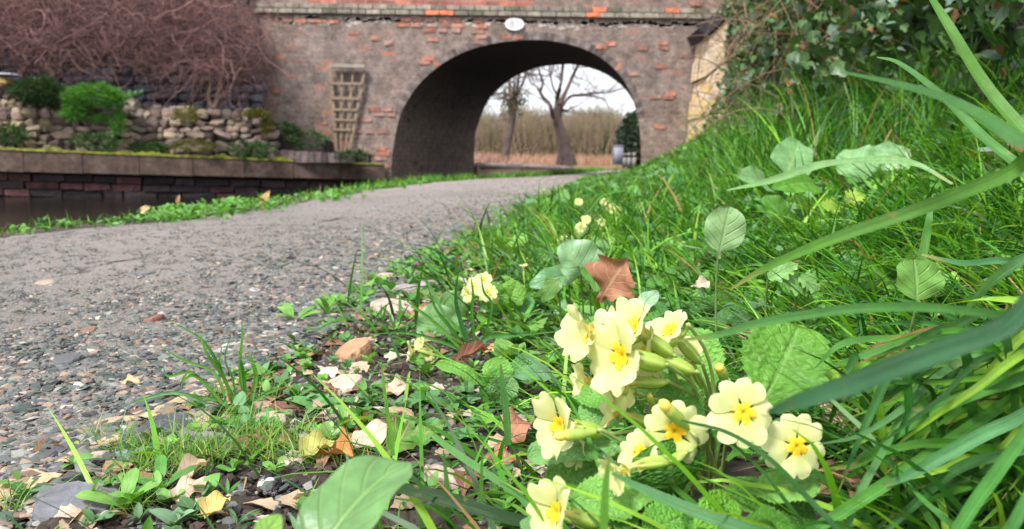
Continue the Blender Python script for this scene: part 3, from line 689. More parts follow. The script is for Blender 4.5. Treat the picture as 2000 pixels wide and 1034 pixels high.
for (px, py, rx, ry, Y, lb) in [(380, 285, 40, 10, 10.9, 'yellow green moss pad hanging below the middle of the drystone wall'), (365, 225, 22, 16, 10.8, 'moss clump growing between upper stones of the drystone wall'), (497, 222, 22, 7, 11.1, 'yellow moss capping the right hand end of the drystone wall'), (520, 245, 7, 18, 11.15, 'strip of yellow moss trailing down the end of the drystone wall')]:
    cushion('moss_clump', lb, 'moss', [(px, py, rx, ry, Y - .12, 1)], 1800, .02, .012, (.05, .06, .01), (.20, .20, .02), 'moss on the drystone wall')
for (px, py, rx, ry, Y, lb) in [(545, 250, 36, 8, 11.45, 'dark mossy growth on the upper planter step'), (600, 272, 38, 14, 11.45, 'green weeds topping the lower planter step'), (690, 305, 34, 8, 11.3, 'low dark weeds at the foot of the fan trellis'), (490, 292, 42, 14, 11.0, 'bluish green weeds at the right foot of the drystone wall'), (185, 278, 46, 14, 10.45, 'small green weeds at the foot of the drystone wall below the alpine cushion'), (20, 265, 30, 14, 10.4, 'dark green weeds at the left foot of the drystone wall'), (290, 290, 40, 7, 10.7, 'little weeds rooted along the coping under the mossy stones')]:
    cushion('wall_weeds', lb, 'weeds', [(px, py, rx, ry, Y, 1)], 900, .05, .018, (.02, .055, .02), (.07, .15, .04), 'weeds around the garden wall')

# ================================================================== BRAMBLES (tangle)
g = Geo(); NB = 6000; S = 17
px0 = rng.uniform(-160, 500, NB); 
lim = np.interp(px0, [-160, 0, 250, 400, 470, 500], [-60, -60, -60, -40, 0, 60])
low = np.interp(px0, [-160, 0, 120, 250, 330, 420, 500], [140, 118, 125, 120, 150, 170, 150])
py0 = lim + (low - 20 - lim) * rng.random(NB) ** .9
Yb = rng.uniform(10.9, 11.75, NB)
base = np.array([P(a, b, c) for a, b, c in zip(px0, py0, Yb)])
d0 = rng.normal(size=(NB, 3)) * [1, .5, .9]; d0 /= np.linalg.norm(d0, axis=1, keepdims=True)
step = rng.uniform(.025, .075, NB); paths = np.zeros((NB, S, 3)); paths[:, 0] = base; ax = rng.normal(size=(NB, 3)); ax /= np.linalg.norm(ax, axis=1, keepdims=True)
for i in range(1, S):
    d0 = d0 + np.cross(ax, d0) * rng.uniform(.02, .5, (NB, 1)) + rng.normal(0, .16, (NB, 3)); d0[:, 2] -= .07; d0[:, 1] *= .9
    d0 /= np.linalg.norm(d0, axis=1, keepdims=True); paths[:, i] = paths[:, i - 1] + d0 * step[:, None]
paths[..., 1] = np.clip(paths[..., 1], 10.6, 11.95)
rad = (.0016 + .0045 * rng.random(NB) ** 3)[:, None] * np.linspace(1, .4, S)[None]
t = rng.random((NB, 1)); col = np.array([.15, .075, .065]) * (1 - t) + np.array([.27, .155, .145]) * t; col *= np.where(rng.random((NB, 1)) < .15, 1.7, 1) * rng.uniform(.35, 1.5, (NB, 1)) * (1 + .3 * np.sin(px0 * .045 + 1) * np.sin(py0 * .06))[:, None]
tubes(g, paths, rad, 3, col)
brt = empty('bramble_tangle', P(200, 180, 11.5), 'huge leafless tangle of purplish brown climber canes over the left wall', 'climber')
g.build('canes', mat_plain('bramble_cane', (.2, .1, .1), .8, .2, 6, attr=True), brt)
sbm = mat_plain('stembark', (.15, .1, .08), .95, .4, 20, .8, .02, attr=True)   # trunk of the climber
for pts in ([(415, 212), (408, 190), (412, 160), (400, 120)], [(420, 212), (428, 180), (432, 150), (440, 90)], [(40, 150), (52, 120), (40, 90)], [(105, 150), (98, 118), (120, 70)]):
    g = Geo(); p = spline([P(a, b, 11.3) for a, b in pts], 14); tubes(g, p, np.linspace(.045, .02, 14) + rng.normal(0, .003, 14), 7, (.16, .11, .08)); g.build('stem', sbm, brt)
# leafy plant by wall
g = Geo()
for i in range(16):
    a = P(266 + rng.uniform(-6, 6), 190, 10.9); an = rng.uniform(0, 6.28); b = a + np.array([math.cos(an) * .12, math.sin(an) * .06, rng.uniform(.0, .12)])
    leaf_ab(g, a, b, .06, (0, -1, .6), np.array([.05, .15, .04]) * rng.uniform(.7, 1.4), n=5, m=2, arch=.6)
tag(g.build('leafy_plant', grassm, origin=P(266, 195, 10.9)), 'broad leaved green plant between the alpine cushion and the grey wall', 'plant')
# ================================================================== BEYOND THE BRIDGE
barkm = mat_plain('bark_mat', (.12, .085, .07), .95, .4, 3, .8, .05, attr=True)
def limb(g, pts, r0, r1, n=14, sides=7, col=(.12, .085, .075)):
    p = spline(pts, n); tubes(g, p, np.linspace(r0, r1, n), sides, col); return p
def twigs(g, p, num, L, r, gen=2, col=(.13, .09, .085), spread=.9):
    for _ in range(num):
        i = rng.integers(len(p) // 3, len(p)); a = p[min(i, len(p) - 1)]; t = p[min(i, len(p) - 1)] - p[max(i - 2, 0)]; t = t / (np.linalg.norm(t) + 1e-9)
        d = t + rng.normal(0, spread, 3); d[2] += .25; d /= np.linalg.norm(d); l = L * rng.uniform(.5, 1.2)
        k = rng.normal(0, .25, 3); q = [a, a + d * l * .35, a + d * l * .7 + k * l * .3, a + d * l + k * l * .6 + [0, 0, -.05 * l]]
        c = limb(g, q, r, r * .35, 7, 4, col)
        if gen > 0: twigs(g, c, 3, L * .55, r * .5, gen - 1, col, spread)
TY = 45
tree = empty('bare_oak_tree', P(1100, 300, TY), 'large leafless tree with forked trunk seen through the bridge arch', 'tree')
g = Geo()
main = limb(g, [P(1108, 326, TY), P(1106, 302, TY), P(1100, 270, TY), P(1088, 235, TY), P(1092, 205, TY)], .36, .27, 14, 9)
limb(g, [P(1118, 325, TY), P(1113, 300, TY), P(1104, 275, TY)], .3, .15, 6, 7)
limb(g, [P(1094, 325, TY), P(1097, 300, TY), P(1100, 275, TY)], .3, .15, 6, 7)
g.build('trunk', barkm, tree)
g = Geo()
for pts, r0, tw in (([(1090, 215), (1088, 195), (1095, 165), (1098, 140), (1105, 80), (1110, 20)], .17, 12),
                    ([(1092, 205), (1105, 180), (1118, 150), (1132, 120), (1150, 60), (1165, 10)], .15, 12),
                    ([(1080, 228), (1074, 205), (1062, 192), (1056, 180), (1060, 160), (1050, 130), (1040, 70)], .14, 12),
                    ([(1095, 212), (1110, 192), (1125, 186), (1160, 183), (1200, 178), (1260, 160)], .10, 14),
                    ([(1090, 190), (1080, 170), (1074, 140), (1070, 100), (1060, 40)], .07, 8),
                    ([(1118, 188), (1150, 188), (1180, 195), (1188, 210)], .06, 8), ([(1098, 214), (1108, 218), (1115, 208)], .1, 3), ([(1056, 182), (1046, 168), (1035, 158), (1020, 100)], .06, 8)):
    p = limb(g, [P(a, b, TY + rng.uniform(-1.2, 1.2)) for a, b in pts], r0, r0 * .3, 16, 6); twigs(g, p, tw, 2.2, r0 * .22, 2, spread=.7)
g.build('limbs', barkm, tree)
t2 = empty('pollard_tree', P(990, 288, 42), 'leafless pollarded tree with ivy covered top left of the forked one', 'tree')
g = Geo(); limb(g, [P(986, 325, 42), P(989, 290, 42), P(997, 250, 42), P(1003, 210, 42), P(1004, 185, 42)], .22, .2, 12, 8); g.build('trunk', barkm, t2)
g = Geo()
for pts in ([(1000, 190), (994, 170), (1000, 130), (1002, 60)], [(1008, 188), (1012, 160), (1018, 130), (1025, 60)], [(1010, 185), (1024, 155), (1027, 130), (1040, 60)], [(1000, 190), (985, 183), (960, 185), (940, 190)], [(1002, 195), (990, 195), (985, 188)], [(1004, 186), (1004, 160), (1008, 120)]):
    p = limb(g, [P(a, b, 42 + rng.uniform(-.7, .7)) for a, b in pts], .09, .03, 12, 5); twigs(g, p, 9, 1.6, .035, 2)
g.build('limbs', barkm, t2)
g = Geo(); k_ = 900; c = P(1002, 196, 42); v = rng.normal(size=(k_, 3)) * [.35, .35, .45]; V, F_, U_ = leafT(W=.8, n=2, m=2)
scatter(g, V, F_, c + v, rots(rng.uniform(0, 6.3, k_), rng.uniform(-1.5, 1.5, k_), rng.uniform(-1.5, 1.5, k_)), rng.uniform(.08, .16, k_), np.array([.12, .12, .04]) * rng.uniform(.5, 1.3, (k_, 1)), U_)
g.build('crown_ivy', grassm, t2)
# far copse : a mass of upright twiggy growth
g = Geo(); n_ = 15000
px = rng.uniform(860, 1300, n_); Yc = rng.uniform(76, 104, n_)
top = np.interp(px, [860, 940, 1000, 1060, 1090, 1150, 1200, 1240, 1300], [230, 222, 212, 222, 212, 214, 222, 226, 220]) + rng.normal(0, 8, n_) + np.sin(px * .11) * 6 + np.sin(px * .047) * 6
bs = np.array([[P(a, 300, y)[0], y, rng.uniform(-.2, .3)] for a, y in zip(px, Yc)])
tz = np.array([P(a, t_, y)[2] for a, t_, y in zip(px, top, Yc)]) * rng.uniform(.55, 1, n_)
S = 5; tt = np.linspace(0, 1, S); ln = rng.normal(0, .10, (n_, 2)); h_ = tz - bs[:, 2]
st0 = rng.uniform(0, .55, n_)
paths = np.zeros((n_, S, 3)); fr = st0[:, None] + (1 - st0[:, None]) * tt[None]
paths[..., 0] = bs[:, 0, None] + ln[:, 0, None] * h_[:, None] * fr ** 1.5 * 1.6 + rng.normal(0, .12, (n_, S)); paths[..., 1] = bs[:, 1, None] + ln[:, 1, None] * h_[:, None] * fr; paths[..., 2] = bs[:, 2, None] + h_[:, None] * fr
t = rng.random((n_, 1)); col = np.array([.15, .125, .06]) * (1 - t) + np.array([.27, .215, .14]) * t
hh = rng.random(n_) < .25; col[hh] = np.array([.26, .18, .14])
tubes(g, paths, rng.uniform(.02, .05, n_)[:, None] * np.linspace(1, .35, S)[None], 3, col)
tag(g.build('copse', mat_plain('copse_mat', (.1, .1, .1), .95, .3, .5, attr=True)), kind='stuff')
g = Geo(); box(g, [P(1080, 300, 106)[0], 106, 1.6], [90, 3, 4.2]); 
V = g.v[0]; V[:, 2] += rng.normal(0, .2, len(V)); g.build('wood', mat_plain('farwood', (.20, .16, .09), .95, .5, .8))['kind'] = 'stuff'
# reeds
g = Geo(); n_ = 9000; x = rng.uniform(-16, 22, n_); y = 66.5 + rng.uniform(0, 8, n_)
blades_geo(g, np.stack([x, y, np.full(n_, -.15)], 1), rng.uniform(0, 6.3, n_), rng.uniform(.5, 1.35, n_), rng.uniform(.03, .07, n_), rng.uniform(1.3, 1.57, n_), rng.uniform(0, .6, n_), 3, np.array([.50, .30, .21]) * rng.uniform(.5, 1.2, (n_, 1)))
tag(g.build('reeds', mat_plain('reed_mat', (.5, .35, .2), .9, .2, 1, attr=True, trans=.2)), kind='stuff')
# dead growth on the left bank, and its edging slab
g = Geo(); pe = np.array([L1, L2, L3, L4]); n_ = 9000; tt = rng.random(n_) ** .7 * 3; i0 = np.clip(tt.astype(int), 0, 2); fr = (tt - i0)[:, None]
bp = pe[i0] * (1 - fr) + pe[i0 + 1] * fr; bk = rng.random(n_) ** 1.2 * 6 + .25; bp[:, 0] -= bk; bp[:, 2] -= .05
lmax = np.interp(tt, [0, 1, 2, 3], [.75, .7, .45, .3]) * np.clip(.25 + bk * .4, 0, 1)
t = rng.random((n_, 1)); col = np.array([.25, .12, .10]) * (1 - t) + np.array([.42, .27, .20]) * t
blades_geo(g, bp, rng.uniform(0, 6.3, n_), lmax * rng.uniform(.5, 1.2, n_), rng.uniform(.01, .03, n_), rng.uniform(.7, 1.5, n_), rng.uniform(-.3, 1, n_), 3, col)
tag(g.build('dead_undergrowth', mat_plain('dead_mat', (.4, .2, .15), .95, .2, 1, attr=True)), kind='stuff')
g = Geo()
for a, b in zip(pe[:-1], pe[1:]): hexa(g, [a + [-.3, 0, -.12], a + [.02, 0, -.12], b + [.02, 0, -.12], b + [-.3, 0, -.12], a + [-.3, 0, 0], a + [.02, 0, 0], b + [.02, 0, 0], b + [-.3, 0, 0]])
tag(g.build('canal_coping', mat_plain('pale_cop', (.34, .29, .26), .9, .3, 2), origin=L1), 'pale stone coping edging the canal beyond the arch', 'coping')
# dark evergreen, small grey cabinet
g = Geo(); k_ = 3500; c = P(1245, 275, 40); v = rng.normal(size=(k_, 3)); v /= np.linalg.norm(v, axis=1, keepdims=True); v *= rng.uniform(.75, 1, (k_, 1)) * [1.1, 1, 1.5]
V, F_, U_ = leafT(W=.7, n=2, m=2); scatter(g, V, F_, c + v, rots(rng.uniform(0, 6.3, k_), rng.uniform(-1.5, 1.5, k_), rng.uniform(-1.5, 1.5, k_)), rng.uniform(.12, .25, k_), np.array([.03, .05, .025]) * rng.uniform(.5, 1.5, (k_, 1)), U_)
tag(g.build('evergreen_bush', grassm, origin=P(1245, 315, 40)), 'dark evergreen bush at the right edge of the arch view', 'bush')
g = Geo(); a = P(1207, 307, 38); box(g, a + [0, 0, .08], [.45, .4, .9]); box(g, a + [0, 0, .55], [.5, .46, .05]); box(g, a + [0, -.203, .28], [.02, .01, .5], col=(.3, .3, .3))
tag(g.build('utility_cabinet', mat_plain('cabm', (.22, .22, .27), .6, .1), origin=a), 'small blue grey cabinet on the far towpath beyond the arch', 'cabinet')
g = Geo()
for i, X in enumerate((1219, 1228, 1238)): a = P(X, 306, 39); box(g, a + [0, 0, .1], [.16, .3, .12 + .04 * i]); box(g, a + [0, 0, -.3], [.18, .28, .5])
tag(g.build('pale_block', mat_plain('pblock', (.22, .20, .18), .9, .1), origin=P(1228, 306, 39)), 'low pale stone blocks beside the blue grey cabinet', 'stone block')

# ================================================================== IVY HEDGE on the right
g = Geo(); gs = Geo()
def hedge_pt(n, y0, y1):
    y = y0 + (y1 - y0) * rng.random(n) ** 1.0
    xb = eR(y) + np.interp(y, [1, 3, 5, 9, 11.8], [1.4, 1.4, 1.5, 1.75, 1.8]) + .12 * np.sin(y * 3.1) + .1 * np.sin(y * 7.3 + 1)
    hgt = rng.random(n); zz = hgt * np.interp(y, [1, 4, 12], [1.4, 2.2, 2.6]); dp = rng.random(n) ** 1.7 * .5
    x = xb + zz * .12 + dp - .15 * np.sin(zz * 4 + y * 2) - .1 * np.sin(zz * 9 + y * 5)
    return x, y, zg(xb, y) + zz - .05
V, F_, U_ = leafT(W=1.0, prof=w_ivy, n=7, m=2, arch=.4, fold=.15)
for (n_, y0, y1, s0, s1) in ((3500, 1.0, 3, .03, .065), (8000, 3, 6, .04, .085), (11000, 6, 11.9, .05, .10)):
    x, y, z = hedge_pt(n_, y0, y1); t = rng.random((n_, 1)); cl_ = (np.sin(x * 9) + np.sin(y * 4.3 + z * 5) + np.sin(z * 11)) / 3
    col = np.array([.03, .08, .025]) * (1 - t) + np.array([.10, .19, .05]) * t; col *= (1 + .35 * cl_[:, None])
    pal = rng.random(n_) < .16; col[pal] = np.array([.15, .23, .17]) * rng.uniform(.7, 1.2, (pal.sum(), 1)); br = rng.random(n_) < .05; col[br] = [.25, .13, .06]
    scatter(g, V, F_, np.stack([x, y, z], 1), rots(rng.normal(math.pi / 2 + .9, .9, n_) + math.pi / 2, rng.normal(-.6, .6, n_), rng.normal(0, .5, n_)), rng.uniform(s0, s1, n_), col, U_)
hg = empty('ivy_hedge', (eR(6) + 1.8, 6, zg(eR(6) + 1.8, 6)), 'ivy and bramble hedge rising behind the grassy bank on the right', 'hedge')
ivym = mat_leaf('ivy_mat', (.05, .1, .03), (.3, .42, .2), .35, .15, attr=True, vstr=.25, nveins=4)
g.build('leaves', ivym, hg)
n_ = 1100; x, y, z = hedge_pt(n_, 3.2, 9.0); S = 12; paths = np.zeros((n_, S, 3)); paths[:, 0] = np.stack([x - .05, y, z], 1); d = rng.normal(size=(n_, 3)) * [.5, 1, .8]; d /= np.linalg.norm(d, axis=1, keepdims=True)
for i in range(1, S):
    d = d + rng.normal(0, .13, (n_, 3)); d[:, 2] -= .08; d /= np.linalg.norm(d, axis=1, keepdims=True); paths[:, i] = paths[:, i - 1] + d * (.03 + .008 * y[:, None])
tubes(gs, paths, (np.ones(n_) * .0012 + .0003 * y)[:, None] * np.linspace(1, .5, S)[None] * rng.uniform(.7, 2, (n_, 1)), 3, np.array([.26, .17, .11]) * rng.uniform(.4, 1.4, (n_, 1)))
gs.build('stems', mat_plain('hedge_stem', (.2, .1, .1), .9, .2, attr=True), hg)
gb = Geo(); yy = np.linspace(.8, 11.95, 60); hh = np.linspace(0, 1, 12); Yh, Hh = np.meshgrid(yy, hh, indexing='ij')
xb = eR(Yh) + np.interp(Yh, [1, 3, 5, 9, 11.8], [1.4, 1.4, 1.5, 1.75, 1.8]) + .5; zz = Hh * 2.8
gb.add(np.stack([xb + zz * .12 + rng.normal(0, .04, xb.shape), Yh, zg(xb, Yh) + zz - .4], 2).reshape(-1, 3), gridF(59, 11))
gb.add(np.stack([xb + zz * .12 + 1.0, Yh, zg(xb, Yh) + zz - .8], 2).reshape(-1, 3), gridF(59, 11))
gb.build('shade_backing', mat_plain('hedge_shade', (.018, .02, .014), 1, .5, 6), hg)  # near-black sheets added as the shade deep inside the hedge
# ivy hanging over the end of the bridge and the pier
g = Geo(); n_ = 2600; px = 1412 + rng.exponential(26, n_); py = rng.uniform(-10, 235, n_); px = np.maximum(px, 1432 + 8 * np.sin(py * .07) - (py < 35) * 16 + rng.normal(0, 4, n_)); Yv = rng.uniform(10.6, 11.6, n_)
bp = np.array([P(a, b, c) for a, b, c in zip(px, py, Yv)]); t = rng.random((n_, 1))
scatter(g, V, F_, bp, rots(rng.normal(math.pi, .8, n_), rng.normal(-1.0, .5, n_), rng.normal(0, .5, n_)), rng.uniform(.05, .085, n_), np.array([.02, .065, .02]) * (1 - t) + np.array([.06, .13, .04]) * t, U_)
tag(g.build('hanging_ivy', ivym, origin=P(1440, 240, 11)), 'dark ivy hanging over the right end of the bridge beside the yellow pier', 'ivy')

# ================================================================== GRAVEL (stuff) and stones
def stone_template(k, flat=.5):
    r = np.random.default_rng(300 + k); ph = (1 + 5 ** .5) / 2
    v = np.array([[-1, ph, 0], [1, ph, 0], [-1, -ph, 0], [1, -ph, 0], [0, -1, ph], [0, 1, ph], [0, -1, -ph], [0, 1, -ph], [ph, 0, -1], [ph, 0, 1], [-ph, 0, -1], [-ph, 0, 1]]) / 1.902
    f = np.array([[0, 11, 5], [0, 5, 1], [0, 1, 7], [0, 7, 10], [0, 10, 11], [1, 5, 9], [5, 11, 4], [11, 10, 2], [10, 7, 6], [7, 1, 8], [3, 9, 4], [3, 4, 2], [3, 2, 6], [3, 6, 8], [3, 8, 9], [4, 9, 5], [2, 4, 11], [6, 2, 10], [8, 6, 7], [9, 8, 1]])
    v = v * (1 + r.normal(0, .26, v.shape)); v = v * [1, r.uniform(.5, .95), r.uniform(.25, .7) * flat * 1.4]; v[:, 2] = np.clip(v[:, 2], -.9, r.uniform(.22, .5))
    return v * .5, f
SC = np.array([[.085, .105, .095], [.145, .16, .145], [.22, .22, .20], [.11, .105, .115], [.30, .225, .165], [.21, .14, .11], [.04, .04, .042], [.42, .38, .33], [.105, .13, .12], [.17, .15, .155]])
SCp = np.array([.2, .17, .12, .12, .09, .07, .06, .05, .08, .04])
g = Geo()
def gravel(n, y0, y1, s0, s1, edge=.0, ex=0):
    y = y0 + (y1 - y0) * rng.random(n); l = eL(y) + .05; r = eR(y) + .06 + ex
    x = l + (r - l) * (rng.random(n) if edge == 0 else 1 - rng.random(n) ** 2 * edge)
    p0 = np.stack([x, y, zg(x, y) + .006], 1); q = project(p0); m = (q[0] > -650) & (q[0] < 2200) & (q[1] < 1900); p0 = p0[m]; x = x[m]; y = y[m]; n = len(p0)
    if n == 0: return
    q = project(p0); bd_ = np.full(n, 1e9)
    for (xa_, ya_, xb_, yb_, hw_) in ((-30, 1000, 110, 935, 32), (115, 925, 255, 860, 15), (280, 833, 475, 752, 14)):
        tt_ = np.clip(((q[0] - xa_) * (xb_ - xa_) + (q[1] - ya_) * (yb_ - ya_)) / ((xb_ - xa_) ** 2 + (yb_ - ya_) ** 2), 0, 1)
        bd_ = np.minimum(bd_, np.hypot(q[0] - xa_ - tt_ * (xb_ - xa_), (q[1] - ya_ - tt_ * (yb_ - ya_)) * 1.6) / hw_)
    m = (bd_ > 1) | (rng.random(n) < .12); p0 = p0[m]; x = x[m]; y = y[m]; n = len(p0)      # the timber edging lies bare
    cw_ = np.clip((eR(y) - x) / (.35 + .12 * y), 0, 1)      # coarser towards the verge
    s = (s0 + (s1 - s0) * rng.random(n) ** 3.6) * (1.35 - .75 * cw_)
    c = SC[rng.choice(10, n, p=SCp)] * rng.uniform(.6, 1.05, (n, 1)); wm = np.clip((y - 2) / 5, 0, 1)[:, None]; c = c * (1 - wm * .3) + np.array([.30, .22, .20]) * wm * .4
    kk = rng.integers(0, 12, n)
    for k in range(12):
        i = kk == k
        if i.sum() == 0: continue
        V, Ft = stone_template(k); scatter(g, V, Ft, p0[i], rots(rng.uniform(0, 6.3, i.sum()), rng.normal(0, .22, i.sum()), rng.normal(0, .22, i.sum())), s[i], c[i])
gravel(60000, .45, 1.3, .0028, .013); gravel(40000, 1.3, 2.6, .003, .013); gravel(16000, 2.6, 6, .004, .017); gravel(4000, 6, 12, .008, .03)
gravel(3500, .42, 1.6, .005, .018, .3, .03); gravel(4000, 1.6, 4.5, .006, .024, .35)
gm = mat_plain('gravel_mat', (.2, .2, .2), .75, .3, 60, .4, .002, attr=True, sc2=300)
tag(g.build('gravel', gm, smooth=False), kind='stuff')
# grit and crumbs of soil on the verge
g = Geo(); n_ = 26000; y = .4 + 2.2 * rng.random(n_) ** 1.5; x = eR(y) + rng.uniform(-.03, .55, n_) * rng.random(n_) ** .6
p0 = np.stack([x, y, zg(x, y) + .001], 1); m = inview(p0.reshape(-1, 3).T.T[0]) if False else np.ones(n_, bool)
c = np.where(rng.random((n_, 1)) < .62, np.array([[.05, .036, .028]]), SC[rng.choice(10, n_, p=SCp)]) * rng.uniform(.5, 1.3, (n_, 1)); kk = rng.integers(0, 12, n_)
for k in range(12):
    i = kk == k; V, Ft = stone_template(k, .9); scatter(g, V, Ft, p0[i], rots(rng.uniform(0, 6.3, i.sum()), rng.normal(0, .5, i.sum()), rng.normal(0, .5, i.sum())), .003 + .011 * rng.random(i.sum()) ** 3, c[i])
tag(g.build('soil_crumbs', gm, smooth=False), kind='stuff')

# individual larger stones:  px,py of the base centre, width px, height px, colour, label
def flat_stone(px, py, wpx, hpx, col, label, name='flat_stone', cat='stone', slab=.35, yaw=0, group='larger stones along the path edge', seed=None, lift=0):
    p = G(px, py); z = project(p)[2]; s = wpx / FPX * z
    r = np.random.default_rng(int(px * 7 + py)); bm_n = r.integers(7, 10)
    an = np.sort(r.uniform(0, 2 * math.pi, bm_n)); an = np.linspace(0, 2 * math.pi, bm_n, endpoint=False) + r.normal(0, .18, bm_n)
    dep = hpx / FPX * z / max(.25, (CAMZ - p[2]) / z) ; dep = min(dep, s * 1.2); th = s * slab * .5
    nb_ = 22; an = np.linspace(0, 2 * math.pi, nb_, endpoint=False); crn = np.sort(r.uniform(0, 2 * math.pi, r.integers(4, 7)))
    rr = np.ones(nb_)
    for c_ in crn: rr = np.minimum(rr, r.uniform(.78, .98) / np.maximum(np.cos(an - c_), .05))       # cut corners: an angular outline
    rr = rr * (1 + r.normal(0, .035, nb_)); g = Geo(); rings = []
    tl = r.normal(0, .25, 2)
    for k, (f, zz) in enumerate([(.90, -.4), (1.0, .1), (1.0, .45), (.95, .75), (.86, .92), (.65, .99), (.35, 1.02)]):
        x_ = np.cos(an) * rr * f; y_ = np.sin(an) * rr * f
        rings.append(np.stack([x_ * s / 2 * (1 + r.normal(0, .015, nb_)), y_ * dep / 2 * (1 + r.normal(0, .015, nb_)), (zz + (x_ * tl[0] + y_ * tl[1]) * (zz > .3)) * th + r.normal(0, th * (.07 if k < 4 else .02), nb_)], 1))
    rings.append(np.array([[0, 0, th * 1.03]])); ca, sa = math.cos(yaw), math.sin(yaw)
    V = np.vstack(rings); tilt = r.normal(0, .08, 2); V[:, 2] += V[:, 0] * tilt[0] + V[:, 1] * (tilt[1] + .08); V = V @ np.array([[ca, sa, 0], [-sa, ca, 0], [0, 0, 1]])
    F = []
    for k in range(6): F += [[k * nb_ + i, k * nb_ + (i + 1) % nb_, (k + 1) * nb_ + (i + 1) % nb_, (k + 1) * nb_ + i] for i in range(nb_)]
    F += [[6 * nb_ + i, 6 * nb_ + (i + 1) % nb_, 7 * nb_] for i in range(nb_)]
    cc = np.array(col) * (1 + r.normal(0, .06, (len(V), 1)))
    g.add(V + p + [0, 0, lift], F, cc); return tag(g.build(name, stm, origin=p, smooth=False), label, cat, group)
stm = mat_plain('stone_mat', (.2, .2, .2), .8, .32, 40, .6, .0025, attr=True, sc2=160)
tan = (.42, .31, .19); cream = (.44, .36, .27); slate = (.085, .085, .105); grey = (.22, .21, .22); pink = (.42, .30, .26); bl = (.17, .22, .24)
for a in [(250, 868, 90, 28, slate, 'dark purple slate chip leaning on the tan timber edging', .35, .4), (325, 850, 110, 40, (.07, .066, .085), 'long dark slate under the yellow stone at the path edge', .4, .5),
          (235, 838, 100, 22, tan, 'flat yellow tan stone resting on the dark slates', .3, .2), (268, 893, 90, 30, bl, 'blue green slate chip behind the timber edging', .4, .2), (405, 852, 110, 36, (.20, .19, .21), 'broad grey slate behind the grass tuft foot', .3, 0),
          (120, 900, 80, 30, slate, 'small dark slate near the left edge gravel', .4, 0), (40, 905, 60, 20, grey, 'grey stone chip at the far left among gravel', .4, 0), (150, 1000, 170, 55, (.15, .15, .17), 'grey slate half buried at the bottom left', .35, .2),
          (525, 826, 75, 34, cream, 'cream flat stone between grass tuft and seedlings', .35, 0), (672, 760, 80, 30, cream, 'cream tan stone beside the curled pale leaf', .4, 0), (690, 702, 72, 42, (.38, .21, .12), 'rusty orange brown stone on the dark soil', .8, 0),
          (745, 548, 50, 18, pink, 'pinkish flat stone at the gravel edge near the primroses', .4, 0), (770, 610, 90, 26, (.45, .36, .30), 'pale pinkish stone slab behind the wispy grass', .35, 0), (800, 570, 110, 26, (.30, .25, .25), 'mauve grey slab partly under wispy grass blades', .3, 0),
          (755, 590, 26, 16, (.03, .03, .03), 'small black stone on the pale slab edge', .8, 0), (560, 812, 34, 22, (.25, .2, .16), 'little brown stone beside the cream one', .7, 0), (860, 945, 90, 40, (.55, .42, .36), 'pink limestone lump at the bottom centre', .6, 0),
          (500, 572, 34, 14, (.40, .38, .39), 'pale grey chip lying alone on the path', .4, 0), (300, 632, 40, 14, (.22, .10, .08), 'pair of reddish brown crumbs on the path', .7, 0), (165, 655, 46, 14, (.20, .12, .08), 'brown bark scrap on the path gravel', .5, .2),
          (130, 715, 60, 20, (.10, .10, .105), 'dark block of slate on the left of the path', .6, 0), (180, 712, 40, 14, bl, 'blue green chip right of the dark slate block', .4, 0), (75, 765, 55, 18, (.28, .27, .30), 'lilac grey flat chip on the left path gravel', .3, 0), (178, 770, 44, 18, slate, 'dark angular chip in the middle of the coarse gravel', .4, 0), (215, 775, 38, 16, (.17, .16, .18), 'slate chip next to the fallen seed husk', .5, 0),
          (330, 735, 30, 18, (.20, .20, .22), 'round grey pebble left of the grass tuft', .8, 0), (430, 700, 60, 18, (.33, .30, .33), 'mauve flat stone behind the grass tuft', .3, 0), (90, 560, 40, 10, (.33, .26, .2), 'tan chip on the worn left part of the path', .5, 0), (285, 540, 40, 10, (.14, .14, .14), 'dark chip far out on the smooth path', .5, 0), (120, 800, 40, 14, (.35, .34, .33), 'pale angular chip in the left foreground gravel', .4, 0), (30, 790, 50, 20, (.07, .065, .07), 'black slate lump in the left foreground gravel', .5, 0), (650, 812, 60, 18, pink, 'pink flat stone by the spotted seedling', .4, 0), (520, 945, 34, 16, (.62, .58, .54), 'white chip beside the black pebble at the bottom', .35, .3), (565, 905, 60, 22, (.42, .34, .28), 'tan stone under the pale grass strands', .4, 0), (780, 815, 60, 16, (.40, .28, .18), 'tan woody flake left of the clover leaves', .4, 0)]:
    flat_stone(a[0], a[1], a[2], a[3], a[4], a[5], slab=a[6], yaw=a[7])
for a in [(195, 920, 60, 56, (.018, .015, .014), 'black crumbly clod behind the pale slab at the bottom left', .9), (560, 955, 60, 40, (.02, .018, .02), 'shiny black cinder at the bottom centre left', .8), (527, 965, 30, 22, (.09, .075, .08), 'smooth dark round pebble beside the black cinder', .9), (60, 925, 130, 40, (.035, .03, .028), 'dark rough clod above the tan slab', .7), (330, 865, 120, 40, (.05, .035, .028), 'dark soil clod among the slates', .7), (455, 790, 70, 26, (.04, .03, .025), 'dark clod at the foot of the grass tuft', .8)]:
    p = G(a[0], a[1]); z = project(p)[2]; s = a[2] / FPX * z; hh_ = a[3] / FPX * z; g = Geo(); m = 22
    for q in range(m):
        V, Ft = stone_template(rng.integers(12), 1.3); f = rng.uniform(.16, .5) * max(hh_, s * .5); o_ = np.array([rng.uniform(-.45, .45) * s, rng.uniform(-.25, .25) * s, rng.uniform(.1, .5) * hh_ * .7])
        o_[2] *= 1 - abs(o_[0]) / s; g.add(V @ rots(rng.uniform(0, 6, 1), rng.uniform(0, 6, 1))[0].T * f + p + o_, Ft, np.array(a[4]) * rng.uniform(.7, 1.5))
    tag(g.build('clod', gm, origin=p, smooth=False), a[5], 'clod', 'dark clods on the verge')
